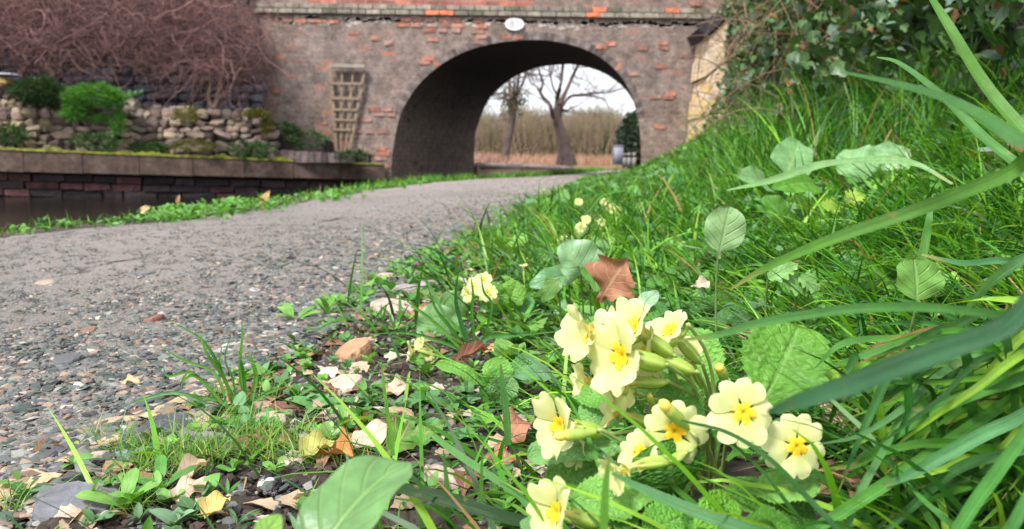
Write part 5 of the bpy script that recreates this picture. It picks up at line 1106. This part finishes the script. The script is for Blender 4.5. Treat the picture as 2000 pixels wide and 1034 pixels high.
tuft(925, 690, [(920, [(880, 640, 0), (850, 600, 0), (832, 545, 0)], 8, dg_), (920, [(900, 630, 0), (890, 580, 0), (898, 515, 0)], 9, (.03, .12, .03)), (930, [(922, 620, 0), (924, 575, 0), (918, 530, 0)], 7, dg_), (910, [(860, 640, 0), (810, 600, 0), (785, 580, 0)], 7, mg_), (915, [(870, 670, 0), (790, 650, 0), (710, 655, -.02)], 8, dg_), (900, [(860, 690, 0), (790, 665, 0), (740, 635, -.01)], 7, mg_), (900, [(850, 700, 0), (780, 690, 0), (712, 690, -.02)], 8, dg_), (935, [(960, 600, 0), (945, 570, 0), (938, 530, .0)], 6, dg_), (905, [(840, 560, .05), (815, 545, .05), (808, 540, .05)], 7, dg_), (930, [(950, 660, 0), (1000, 655, -.02), (1090, 648, -.03)], 12, (.07, .22, .05)), (925, [(900, 650, 0), (870, 620, 0), (840, 620, 0)], 6, mg_), (880, [(840, 720, 0), (780, 745, -.02), (690, 775, -.04)], 7, mg_)], 'wispy dark grass clump sprawling left of the primroses', 16)
tuft(1085, 470, [(1085, [(1090, 430, 0), (1092, 390, 0), (1090, 360, 0)], 5, dg_), (1095, [(1120, 420, 0), (1100, 380, 0), (1085, 350, .1)], 5, dg_), (1090, [(1060, 440, 0), (1030, 410, 0)], 4, mg_), (1100, [(1150, 410, 0), (1180, 380, 0), (1240, 370, 0)], 6, mg_), (1085, [(1050, 440, 0), (1015, 448, 0)], 4, mg_)], 'thin grass clump poking up at the far gravel edge', 5)
# long foreground blades, each one a thing
def hero(name_lbl, pts, wpx, col, nrm=(0, -1, .5), fold=.16, twist=0):
    q = [P(*p) for p in pts]; Y = np.array([p[2] for p in pts]); w_ = Y * np.interp(np.linspace(0, 1, len(Y)), np.linspace(0, 1, len(wpx)), wpx) / FPX
    for end in (0, -1):       # carry the blade on to its root in the bank where it leaves the frame
        a = q[end]; ex, ey, _z = pts[end]
        if ex > 2000 or ey > 1034:
            o_ = np.array([.05 if ex > 2000 else 0, 0, 0]); m_ = a + o_ * .6; r_ = a + o_; gz = zg(r_[0], r_[1]) - .004
            if gz < a[2]:
                m_[2] = a[2] * .55 + gz * .45; r_[2] = gz; wn = w_[end]
                if end == 0: q = [r_, m_] + q; w_ = np.concatenate([[wn * .7, wn * .9], w_])
                else: q = q + [m_, r_]; w_ = np.concatenate([w_, [wn * .9, wn * .7]])
    g = Geo(); ribbon(g, q, list(w_), 40, fold, nrm, col, twist); tag(g.build('long_grass', bladem, origin=q[0]), name_lbl, 'grass blade', 'long grass blades in front', 'thing')
gA = (.09, .24, .03); gB = (.07, .22, .045); gC = (.06, .21, .10); gD = (.045, .15, .04)
hero('long blurred blade sweeping down from the right edge to mid bank', [(2080, 300, .3), (1960, 345, .31), (1800, 408, .33), (1620, 470, .35), (1500, 522, .37), (1425, 566, .38)], [28, 29, 27, 22, 15, 3], gA)
hero('pale narrow blade arching across the middle over the primroses', [(2080, 655, .33), (1900, 610, .31), (1700, 602, .30), (1500, 628, .30), (1400, 655, .305), (1305, 668, .31)], [14, 18, 20, 18, 14, 2], gB)
hero('widest dark blue green blade ending beside the upper open flower', [(2080, 598, .20), (1950, 646, .20), (1800, 700, .205), (1660, 752, .21), (1560, 785, .215), (1500, 806, .22)], [36, 42, 46, 42, 32, 10], (.022, .105, .035), nrm=(0, -.9, .6))
hero('blurred blade crossing the ivy at the top right', [(1795, -40, .55), (1850, 50, .52), (1920, 165, .5), (1990, 250, .48), (2060, 330, .46)], [8, 22, 28, 32, 36], gA)
hero('blade with a pale tip bending over at the upper right', [(1712, 112, .62), (1755, 125, .6), (1830, 182, .55), (1910, 262, .5), (2040, 390, .45)], [3, 14, 22, 26, 28], (.09, .24, .06))
hero('broad out of focus blade in the upper right corner grass', [(1640, 140, .33), (1760, 168, .31), (1870, 205, .29), (1970, 270, .27), (2080, 345, .26)], [4, 18, 28, 36, 40], (.055, .18, .035))
hero('second broad out of focus blade below the upper right one', [(1860, 190, .34), (1930, 230, .32), (2010, 290, .3), (2090, 360, .29)], [6, 24, 32, 40], (.07, .20, .025))
hero('thin dark blade cutting under the two open flowers', [(1330, 822, .33), (1420, 845, .33), (1500, 895, .325), (1570, 965, .32), (1650, 1060, .31)], [5, 8, 10, 12, 14], gD)
hero('green blade slanting across the bottom under the flowers', [(1195, 925, .33), (1270, 962, .32), (1360, 1000, .31), (1470, 1038, .30), (1560, 1070, .3)], [6, 20, 26, 28, 28], (.07, .22, .07))
hero('long arched pale blade high on the bank', [(1420, 372, 1.2), (1500, 355, 1.15), (1600, 325, 1.1), (1720, 314, 1.0), (1790, 322, .98), (1860, 360, .95)], [3, 14, 20, 20, 12, 6], (.20, .38, .14))
hero('very dark blade lying at the bottom centre', [(1080, 1040, .36), (980, 1008, .36), (880, 978, .37), (800, 957, .38), (745, 945, .39)], [22, 26, 26, 24, 16], (.018, .06, .012), fold=.05)  # shadow on this stem is put into its very dark colour
hero('green blade leaning right beside the dark bottom blade', [(845, 850, .42), (890, 885, .41), (950, 925, .40), (1020, 975, .39), (1060, 1040, .38)], [10, 15, 15, 14, 12], (.10, .28, .06))
hero('upright blade left of the half open flowers', [(992, 870, .44), (990, 820, .44), (984, 770, .44), (978, 712, .44)], [13, 15, 14, 4], (.09, .25, .07))
hero('upright blurred blade before the lowest flowers', [(1178, 1060, .27), (1180, 1000, .27), (1184, 940, .27), (1192, 878, .27)], [16, 18, 14, 3], (.13, .33, .05))
hero('thin upright blade at the bottom centre', [(875, 1010, .38), (873, 950, .38), (866, 880, .38)], [12, 12, 3], (.08, .24, .05)); hero('second thin upright blade at the bottom centre', [(938, 1010, .38), (940, 950, .38), (942, 880, .38)], [9, 8, 3], (.10, .27, .04))
hero('slim vertical blade behind the folded green leaf', [(768, 890, .5), (760, 830, .5), (752, 770, .5), (745, 705, .5)], [9, 9, 7, 2], (.15, .36, .05))
hero('long smooth blade running from the bottom to the right middle', [(1560, 1060, .33), (1660, 990, .34), (1760, 925, .35), (1870, 850, .36), (1960, 790, .38), (2060, 740, .4)], [22, 26, 26, 24, 22, 18], (.10, .31, .05))
hero('slender blade crossing upward right of the lower open flower', [(1650, 1045, .34), (1680, 960, .35), (1730, 870, .36), (1770, 790, .38), (1815, 700, .42), (1850, 630, .45)], [14, 17, 14, 10, 7, 2], (.11, .29, .08))
hero('thick blade rising from the bottom right corner', [(1850, 1080, .27), (1890, 1000, .28), (1940, 930, .29), (1995, 855, .30), (2050, 790, .31)], [26, 28, 28, 25, 22], (.08, .27, .05)); hero('last blade at the bottom right corner', [(1950, 1080, .26), (1985, 1010, .27), (2030, 930, .28), (2080, 860, .3)], [26, 26, 24, 22], (.07, .24, .05))
hero('pale blade overlapping the right petal of the lower open flower', [(1600, 868, .34), (1680, 850, .35), (1760, 800, .37), (1830, 735, .39), (1890, 700, .42)], [2, 10, 14, 15, 12], (.13, .32, .12))
hero('wide arched blade across the lower right', [(2070, 740, .36), (1960, 752, .36), (1850, 790, .36), (1760, 840, .37), (1680, 905, .38), (1622, 915, .39)], [18, 24, 24, 20, 14, 4], (.09, .28, .04))
hero('long low blade along the lower right soil', [(2070, 880, .34), (1950, 890, .34), (1860, 920, .35), (1780, 990, .36), (1720, 1050, .36)], [16, 22, 22, 18, 10], (.09, .25, .08)); hero('crossing blade falling to the bottom right soil', [(1770, 940, .35), (1800, 975, .34), (1840, 1010, .33), (1880, 1050, .33)], [4, 12, 14, 14], (.08, .26, .05))
hero('thick pale blade below the wide arched one', [(2070, 800, .33), (1960, 830, .33), (1860, 880, .335), (1780, 925, .34), (1700, 960, .35)], [20, 28, 28, 20, 5], (.10, .29, .11))
hero('yellowed blade low at the right edge', [(2060, 910, .4), (1960, 915, .4), (1880, 930, .4), (1810, 955, .41)], [6, 8, 8, 4], (.50, .33, .08)); hero('orange dry blade above the yellowed one', [(2070, 810, .42), (1980, 785, .42), (1920, 770, .43)], [10, 12, 4], (.45, .24, .06))
hero('dry orange blade at the bottom right', [(1900, 1060, .38), (1950, 1010, .39), (2000, 975, .4), (2060, 950, .4)], [12, 14, 12, 8], (.55, .36, .14))
hero('mid green blade crossing left from the right edge', [(2060, 690, .4), (1940, 690, .41), (1800, 705, .43), (1690, 765, .45), (1600, 790, .47)], [12, 17, 17, 12, 3], (.09, .26, .05)); hero('pale blade climbing to the right edge past the olive leaf', [(1860, 640, .5), (1890, 600, .48), (1940, 545, .46), (2010, 500, .44), (2070, 480, .43)], [4, 14, 20, 20, 18], (.16, .36, .16))
hero('slanting blade below the olive leaf', [(2070, 520, .5), (1960, 510, .5), (1880, 515, .52), (1800, 498, .54)], [10, 14, 14, 4], (.06, .2, .07)); hero('upright broad blade above the olive leaf', [(1800, 505, .6), (1808, 460, .6), (1815, 420, .6), (1822, 380, .62)], [18, 18, 12, 3], (.13, .33, .08))
for i, (a, b, c_) in enumerate([((1560, 740), (1700, 690), (1850, 640)), ((1640, 770), (1780, 720), (1960, 700)), ((1590, 720), (1650, 670), (1760, 660)), ((1700, 1000), (1830, 930), (2040, 820)), ((1800, 1040), (1880, 960), (2040, 900))]):
    hero(['grass blade running right from the crinkled primrose leaf', 'grass blade just above the wide dark one', 'short arching blade right of the crinkled leaf', 'grass blade parallel to the long smooth one', 'grass blade nearest the bottom right soil'][i], [(*a, .46 - .02 * i), (*b, .46 - .02 * i), (*c_, .47 - .02 * i)], [3, 14, 12], (.09 + .02 * (i % 2), .27, .05))

# a thicket of blades that sweep left across the lower right, as in the photo (part of the sward)
g = Geo(); n_ = 850
for i in range(n_):
    x0 = rng.uniform(1640, 2300); y0 = rng.uniform(640, 1150); Y = rng.uniform(.36, .62); L = rng.uniform(120, 420); an = rng.normal(.42, .28)
    if y0 > 820 and x0 < 1750 : continue
    a = P(x0, y0, Y); gz = zg(a[0], a[1])
    if a[2] < gz: a[2] = gz + .01
    b = P(x0 - L * .5 * math.cos(an), y0 + L * .5 * math.sin(an) - L * rng.uniform(0, .16), Y + rng.uniform(-.02, .02)); c = P(x0 - L * math.cos(an), y0 + L * math.sin(an), Y + rng.uniform(-.02, .04))
    for q in (b, c): q[2] = max(q[2], zg(q[0], q[1]) + .004)
    px_, py_, _z = project(c)
    if px_ < 1590 and py_ > 560: continue
    root = a + (a - b) * .8; root[2] = zg(root[0], root[1]) if root[1] > .1 else a[2]
    w_ = rng.uniform(.0025, .0058); ribbon(g, [root, a, b, c], [w_ * .7, w_, w_, w_ * .7, w_ * .05], 14, .2, (rng.uniform(-.2, .2), -1, .6), gcol(1)[0])
tag(g.build('sweeping_grass', bladem), kind='stuff')

# ================================================================== PRIMROSES
def petal_mat():
    k = N('petal_mat'); uv = k.n('ShaderNodeUVMap'); uv.uv_map = 'UVMap'; sp = k.n('ShaderNodeSeparateXYZ'); k.l(uv.outputs[0], sp.inputs[0])
    c = k.ramp(sp.outputs[1], [(0, (.70, .60, .04)), (.2, (.72, .69, .14)), (.42, (.73, .745, .29)), (1, (.75, .775, .41))])
    wv = k.n('ShaderNodeTexWave'); wv.inputs['Scale'].default_value = 1.6; wv.inputs['Distortion'].default_value = 2.5; wv.inputs['Detail'].default_value = 3; wv.bands_direction = 'X'; mpp = k.n('ShaderNodeMapping'); mpp.inputs['Scale'].default_value = (4, .35, 1); k.l(uv.outputs[0], mpp.inputs[0]); k.l(mpp.outputs[0], wv.inputs['Vector'])
    c = k.mix(k.ramp(wv.outputs['Fac'], [(.3, 0), (1, .3)]), c, (.60, .62, .16)); c = k.mix(k.ramp(k.noise(90, 3), [(.3, 0), (.75, .25)]), c, (.78, .79, .50)); k.l(c, k.b.inputs['Base Color']); k.b.inputs['Roughness'].default_value = .6; k.b.inputs['Specular IOR Level'].default_value = .25
    k.bump(wv.outputs['Fac'], .3, .0006)
    tr = k.n('ShaderNodeBsdfTranslucent'); k.l(c, tr.inputs['Color']); ms = k.n('ShaderNodeMixShader'); ms.inputs[0].default_value = .32
    k.l(k.b.outputs[0], ms.inputs[1]); k.l(tr.outputs[0], ms.inputs[2]); k.l(ms.outputs[0], k.t.nodes['Material Output'].inputs['Surface']); return k.m
petm = petal_mat(); eyem = mat_plain('eye_mat', (.9, .55, .03), .6, .1, 300, attr=True, trans=.15)
calm = mat_plain('calyx_mat', (.5, .6, .15), .55, .1, 120, attr=True, trans=.25)
pleaf = mat_leaf('primrose_leaf', (.1, .25, .06), (.30, .46, .17), .5, .25, attr=True, vstr=.3, nveins=8, bump=.55, var=.2, bd=.0013, net=1)
def flower(rt, pos, face, Rr, om=0.0, base=None, hi=True, tube=.016, name='flower', back=None):
    face = np.asarray(face, float); face /= np.linalg.norm(face); hint = np.array([0, 0, 1.]) if abs(face[2]) < .9 else np.array([0, 1., 0])
    x = np.cross(hint, face); x /= np.linalg.norm(x); Rm = np.stack([x, np.cross(face, x), face], 1); spin = rng.uniform(0, 1.25)
    n, m = (12, 8) if hi else (5, 4); t = np.linspace(0, 1, n + 1); u = np.linspace(-1, 1, m + 1); T, U = np.meshgrid(t, u, indexing='ij')
    g = Geo()
    for k in range(5):
        ph = spin + k * 2 * math.pi / 5 + rng.normal(0, .05); Lp = Rr * rng.uniform(.88, 1.07)
        wid = Lp * (.055 + .415 * sstep(.05, .72, T)) * (1 - .12 * sstep(.8, 1, T)); rad_ = .07 * Rr + Lp * .93 * T * (1 - .17 * np.abs(U) ** 2.6) - .17 * Lp * np.exp(-(U / .22) ** 2) * T ** 6
        ang = om * (1 - .25 * T) + .08 * rng.normal(); rr = .07 * Rr + (rad_ - .07 * Rr) * np.cos(ang) ; zz = (rad_ - .07 * Rr) * np.sin(ang)
        zz = zz + Rr * (.07 * np.sin(3.2 * U + k * 1.7 + spin * 5) * T ** 2 + .06 * rng.normal() * U * T + .05 * rng.normal() * T ** 2 - .09 * (np.abs(U) ** 2) * T * (1 if om < .5 else -.8)) + (k % 2) * .0004 - .05 * Rr * sstep(.75, 1, T)
        lat = U * wid * (1 if om < .5 else .96)
        V = np.stack([rr * math.cos(ph) - lat * math.sin(ph), rr * math.sin(ph) + lat * math.cos(ph), zz], 2).reshape(-1, 3)
        g.add(V @ Rm.T + pos, gridF(n, m), (1, 1, 1), np.stack([(U.ravel() + 1) / 2, T.ravel()], 1))
    fl = g.build('flower', petm, rt)
    if hi:   # deep yellow star: five notched lobes round the throat
        g = Geo(); NA = 60; an = np.linspace(0, 2 * math.pi, NA, endpoint=False); rl = Rr * (.285 + .055 * np.cos(5 * (an - spin)) - .03 * np.cos(10 * (an - spin)))
        V = [[0, 0, -.0006]]; C = [(.45, .42, .04)]
        for f, z_, cc in ((.16, .0006, (.60, .42, .02)), (.30, .0011, (.86, .46, .01)), (.6, .0010, (.90, .52, .015)), (1.0, .0004, (.88, .62, .06))):
            for a, r_ in zip(an, rl):
                q = r_ * f; V.append([q * math.cos(a), q * math.sin(a), z_ + q * math.sin(om) * .9]); C.append(cc)
        F = [[0, 1 + i, 1 + (i + 1) % NA] for i in range(NA)]
        for k in range(3): F += [[1 + k * NA + i, 1 + k * NA + (i + 1) % NA, 1 + (k + 1) * NA + (i + 1) % NA, 1 + (k + 1) * NA + i][::-1] for i in range(NA)]
        g.add(np.array(V) @ Rm.T + pos, F, np.array(C)); g.build('eye', eyem, fl)
    # corolla tube and ribbed calyx
    bk = -face if back is None else np.asarray(back, float) / np.linalg.norm(back)
    g = Geo(); ns = 14; s_ = 14 if hi else 6; tt = np.linspace(0, 1, ns); ax = spline([pos, pos - face * tube * .3, pos - face * tube * .3 + bk * tube * .9, pos - face * tube * .3 + bk * tube * 1.45], ns)
    rad_ = np.interp(tt, [0, .08, .2, .42, .44, .6, .85, 1], [.0042, .0026, .0016, .0016, .0030, .0036, .0027, .0010]) * (Rr / .017)
    tg = np.gradient(ax, axis=0); tg /= np.linalg.norm(tg, axis=1, keepdims=True); a_ = np.cross(tg, x + .001); a_ /= np.linalg.norm(a_, axis=1, keepdims=True); b_ = np.cross(tg, a_); an = np.arange(s_) * 2 * math.pi / s_
    rib = 1 + .16 * np.cos(5 * an)[None] * (tt > .43)[:, None]; V = ax[:, None] + (rad_[:, None] * rib)[..., None] * (a_[:, None] * np.cos(an)[None, :, None] + b_[:, None] * np.sin(an)[None, :, None])
    ribc = (.5 + .5 * np.cos(5 * an))[None, :, None] * np.ones((ns, 1, 1)); C = np.where(tt[:, None, None] < .43, np.array([.72, .68, .22]), np.array([.62, .72, .20]) * (1 - ribc) + np.array([.28, .48, .05]) * ribc)
    k = np.arange(s_); i_ = np.arange(ns - 1); q1 = (i_[:, None] * s_ + k[None]).ravel(); q2 = (i_[:, None] * s_ + (k[None] + 1) % s_).ravel()
    g.add(V.reshape(-1, 3), np.stack([q1, q2, q2 + s_, q1 + s_], 1), C.reshape(-1, 3))
    if hi:
        for kk in range(5):   # calyx teeth
            aa = kk * 2 * math.pi / 5; c0 = ax[6]; dr = a_[6] * math.cos(aa) + b_[6] * math.sin(aa); leaf_ab(g, c0 + dr * rad_[6], c0 + dr * rad_[6] * 1.25 - tg[6] * tube * .38, .0022 * Rr / .017, dr, (.42, .55, .14), prof=lambda t: np.clip(1 - t, 0, 1) ** .7, n=4, m=2, arch=.1)
    g.build('calyx', calm, fl)
    if base is not None:
        e = ax[-1]; mid = e * .5 + np.asarray(base) * .5 + np.array([0, 0, 1]) * np.linalg.norm(e - base) * .18 + (e - ax[-3]) * 1.5
        g = Geo(); tubes(g, spline([e, e + (e - ax[-2]) * 1.2, mid, base], 16), np.full(16, .0011 if hi else .0014), 7 if hi else 4, (.33, .43, .13) if hi else (.2, .3, .1)); g.build('stem', stemm, fl)
    return fl
def cdir(r, u, t): return _r * r + _u * u - _f * t
pr = empty('primrose_plant', HP, 'pale yellow primrose in full bloom filling the lower right foreground', 'primrose')
HB = np.array(HP)
leaves = [  # base px/Y, tip px/Y, width px, normal(cam r,u,t), colour, arch
    ((1470, 835, .42), (1560, 640, .46), 150, (-.25, .25, 1), (.11, .30, .05), .5, .3),
    ((1530, 800, .44), (1600, 690, .47), 95, (.3, .4, .9), (.22, .45, .06), .8, .3),
    ((1290, 870, .40), (1030, 895, .40), 78, (-.1, .75, .6), (.13, .30, .14), .5, .35),
    ((1310, 985, .38), (1290, 862, .37), 150, (.1, .2, 1), (.06, .21, .03), 1.4, -.3),
    ((1400, 790, .47), (1330, 650, .50), 100, (-.2, .4, .9), (.13, .33, .08), .6, .3),
    ((1350, 900, .42), (1250, 990, .39), 90, (-.1, .6, .7), (.12, .32, .07), .6, .25),
    ((1380, 850, .43), (1290, 760, .44), 90, (-.2, .5, .8), (.11, .30, .08), .6, .3),
    ((1420, 930, .40), (1500, 1010, .37), 90, (.1, .7, .7), (.11, .30, .06), .6, .25),
    ((1200, 900, .41), (1070, 960, .40), 90, (-.1, .7, .7), (.12, .30, .08), .6, .25),
    ((1320, 740, .45), (1210, 745, .45), 80, (-.1, .5, .9), (.16, .36, .12), .6, .25),
    ((1330, 940, .40), (1215, 960, .39), 70, (0, .7, .7), (.12, .33, .07), .6, .25),
    ((1380, 1000, .36), (1260, 1045, .34), 90, (0, .7, .7), (.09, .28, .05), .6, .25),
    ((1260, 820, .44), (1125, 765, .47), 70, (-.2, .8, .6), (.11, .30, .07), .7, .3),
    ((1300, 790, .46), (1230, 700, .50), 110, (-.1, .4, .9), (.09, .26, .09), .6, .3),
    ((1360, 800, .46), (1340, 700, .52), 120, (.1, .4, .9), (.08, .24, .08), .6, .3),
    ((1250, 790, .45), (1130, 830, .45), 75, (-.1, .7, .7), (.15, .34, .16), .5, .2),
    ((1440, 968, .38), (1602, 945, .37), 76, (0, .75, .65), (.16, .36, .12), .5, .15),
    ((1300, 975, .36), (1120, 985, .36), 95, (0, .7, .7), (.14, .34, .10), .6, .2),
    ((1210, 1060, .34), (1215, 992, .37), 62, (0, .6, .8), (.10, .28, .08), .4, .2),
    ((1330, 1060, .33), (1430, 975, .36), 70, (.2, .6, .8), (.12, .32, .04), .6, .25),
    ((1330, 985, .36), (1420, 1065, .33), 90, (.1, .7, .6), (.035, .13, .02), .7, .2),
    ((1300, 960, .37), (1190, 920, .39), 60, (0, .7, .7), (.06, .20, .04), .5, .2),
    ((1420, 900, .42), (1480, 820, .44), 60, (.2, .3, 1), (.07, .23, .04), .8, .3),
    ((1400, 880, .44), (1410, 800, .46), 60, (0, .3, 1), (.07, .24, .04), .8, .3),
    ((1420, 1020, .36), (1560, 1050, .34), 80, (0, .8, .6), (.06, .2, .03), .6, .2),
    ((1460, 985, .38), (1590, 1000, .38), 70, (.1, .8, .6), (.05, .16, .03), .6, .2),
    ((1090, 1060, .34), (1030, 1010, .36), 60, (0, .7, .7), (.13, .3, .16), .4, .2),
]
def pl_leaf(rt, a, b, wpx, nr, col, ar, fo, hi=True, cr=.035):
    A_, B_ = P(*a), P(*b); g = Geo(); leaf_ab(g, A_, B_, wpx * (1.12 if rt is pr else 1) / FPX * (a[2] + b[2]) / 2, cdir(*nr), np.array(col) * ([1.3, 1.22, .75] if wpx != 150 else [.95, .92, .6]), prof=w_spoon, n=56 if hi else 16, m=24 if hi else 8, arch=ar, fold=fo, wave=.08, crinkle=cr, kv=8, teeth=17, seed=int(a[0] + b[1])); 
    return g.build('leaf', pleaf, rt)
for L_ in leaves: pl_leaf(pr, *L_)
RF = .0171
fl_ = [((1452, 806, .352), (.05, .18, 1), 1.04, 0.02), ((1556, 872, .365), (.12, .12, 1), 1.0, 0.0), ((1318, 842, .372), (-.10, -.12, 1), 1.05, .05), ((1218, 696, .385), (-.82, .08, .50), 1.35, .5),
       ((1243, 645, .405), (-.72, .45, .35), 1.2, .7), ((1156, 648, .40), (-.95, .02, .28), 1.25, 1.0), ((1312, 650, .425), (-.55, .55, .35), .95, .65), ((1272, 692, .41), (-.80, .25, .2), 1.15, .75),
       ((1150, 745, .40), (-1, .12, .15), .75, 1.15), ((1098, 832, .385), (-.80, .08, .50), 1.18, .62), ((1212, 808, .41), (-.85, .20, -.1), .92, .9), ((1254, 884, .375), (-.55, .45, .6), .78, .45),
       ((1222, 918, .35), (-.80, -.30, .3), .85, 1.15), ((1092, 1002, .34), (-.78, .22, .45), 1.08, .65), ((1262, 930, .375), (-.3, -.5, -.3), .75, .8), ((1275, 712, .42), (-.3, -.7, -.2), .65, .7), ((1192, 660, .42), (-.65, .45, .5), .98, .5), ((1222, 752, .405), (-.75, -.15, .45), .95, .7), ((1140, 880, .40), (-.8, .1, .4), .7, .8), ((1345, 690, .44), (-.2, .6, .5), .7, .8)]
for (p, f, s, om) in fl_:
    pos = P(*p); fc_ = cdir(*f); b_ = HB + rng.normal(0, .006, 3) * [1, 1, 0]
    bk = -fc_ / np.linalg.norm(fc_) + (_r * .25 - _u * .25)
    flower(pr, pos, fc_, RF * s, om, b_, True, back=bk)
# unopened buds
for (x0, y0, x1, y1, Y, s) in ((1288, 782, 1345, 838, .362, 1), (1080, 853, 1165, 845, .365, .9), (1402, 712, 1418, 745, .42, .9), (1268, 770, 1275, 800, .40, .6)):
    a = P(x0, y0, Y); b = P(x1, y1, Y + .01); g = Geo(); ax = spline([a, a * .65 + b * .35, b], 14); r_ = np.interp(np.linspace(0, 1, 14), [0, .12, .3, .42, .46, .7, 1], [.0002, .0024, .0031, .0022, .0033, .0034, .0012]) * s
    tubes(g, ax, r_, 12); C = np.where((np.arange(14) < 6)[:, None], np.array([.80, .68, .16]), np.array([.40, .55, .12])); g.c[-1] = np.repeat(C, 12, 0); bd = g.build('bud', calm, pr)
    g = Geo(); tubes(g, spline([b, b + (b - a) * .4 + [0, 0, -.003], HB], 12), np.full(12, .001), 7, (.30, .36, .13)); g.build('stem', stemm, bd)
# smaller primrose clumps farther along the bank
def clump(label, base_px, fls, lvs, hi=False, group='primrose clumps along the bank'):
    c = G(*base_px); Y = c[1]; rt = empty('primrose_plant', c, label, 'primrose', group)
    for (px, py, f, s, om) in fls:
        pos = P(px, py, Y - .01 + rng.uniform(-.03, .03)); flower(rt, pos, cdir(*f), .0155 * s, om, c, hi, back=-cdir(*f) + _u * -.4)
    for (a, b, w_, n_, col) in lvs:
        A_, B_ = P(a[0], a[1], Y), P(b[0], b[1], Y + rng.uniform(-.02, .02)); g = Geo(); leaf_ab(g, A_, B_, w_ / FPX * Y, cdir(*n_), col, prof=w_spoon, n=30, m=14, arch=.9, fold=.3, wave=.15, crinkle=.04, kv=8, teeth=13, seed=int(a[0])); g.build('leaf', pleaf, rt)
y1_, y2_ = (.16, .38, .06), (.10, .28, .08)
clump('small primrose clump with pale flowers behind the wispy grass', (985, 640), [(925, 560, (-.4, .3, .8), 1, .2), (945, 548, (.1, .5, .7), .9, .4), (965, 580, (.3, -.2, .8), .8, .3), (915, 575, (-.6, -.1, .6), .9, .4), (952, 572, (0, .2, 1), .9, .1)],
      [((980, 620), (960, 550), 46, (-.1, .4, 1), y1_), ((985, 610), (1010, 548), 50, (.2, .3, 1), (.2, .42, .07)), ((990, 620), (935, 600), 40, (0, .8, .6), y2_), ((980, 635), (1050, 610), 40, (0, .8, .6), y2_), ((980, 640), (930, 625), 38, (0, .8, .6), y1_), ((1000, 620), (1040, 580), 40, (.3, .6, .8), y2_)])
clump('primrose rosette with rolled crinkled leaves left of the flowering plant', (960, 790), [], [((960, 770), (850, 712), 34, (-.2, .8, .6), y1_), ((985, 770), (960, 700), 60, (0, .6, .8), y1_), ((970, 790), (1000, 735), 60, (0, .3, 1), (.17, .34, .12)), ((985, 760), (1050, 700), 50, (.1, .7, .7), y2_), ((990, 740), (1080, 735), 40, (.1, .7, .7), (.12, .28, .12)), ((960, 790), (1010, 800), 40, (0, .8, .6), y2_), ((940, 790), (975, 720), 40, (0, .4, 1), (.1, .3, .04))])
clump('single slender primrose flower pointing up beside the bluish leaf', (1030, 600), [(1022, 523, (-.1, .95, .15), .6, .9)], [((1030, 600), (1010, 590), 16, (0, .6, .8), y1_)])
clump('half hidden primrose buds low in the wispy grass', (830, 720), [(808, 685, (-.8, -.1, .3), .85, .8), (835, 690, (-.2, -.3, .8), .7, .6), (822, 672, (-.5, .2, .6), .6, .6)], [((835, 715), (800, 700), 26, (0, .7, .7), y1_)])
clump('blurred primrose clump in the grass halfway along the bank', (1135, 500), [(1135, 445, (-.2, .2, 1), 1, .2), (1125, 462, (-.5, .1, .8), 1, .3), (1100, 470, (-.4, .3, .8), .9, .3), (1145, 430, (0, .5, .8), .9, .3), (1130, 480, (-.1, -.1, 1), .9, .2), (1160, 470, (.4, 0, .8), .8, .3), (1175, 435, (.3, .2, .8), .8, .3)], [((1135, 500), (1110, 480), 24, (0, .7, .7), y2_), ((1140, 500), (1170, 480), 24, (0, .7, .7), y2_)])
clump('farthest primrose clump showing through the bank grass', (1195, 440), [(1195, 408, (-.1, .2, 1), 1.3, .1), (1180, 395, (-.4, .3, .8), 1, .3), (1208, 412, (.3, 0, .9), 1, .3), (1130, 395, (0, .3, .9), 1, .3), (1185, 425, (-.2, 0, .9), .9, .3)], [((1195, 440), (1180, 425), 18, (0, .7, .7), y2_)])
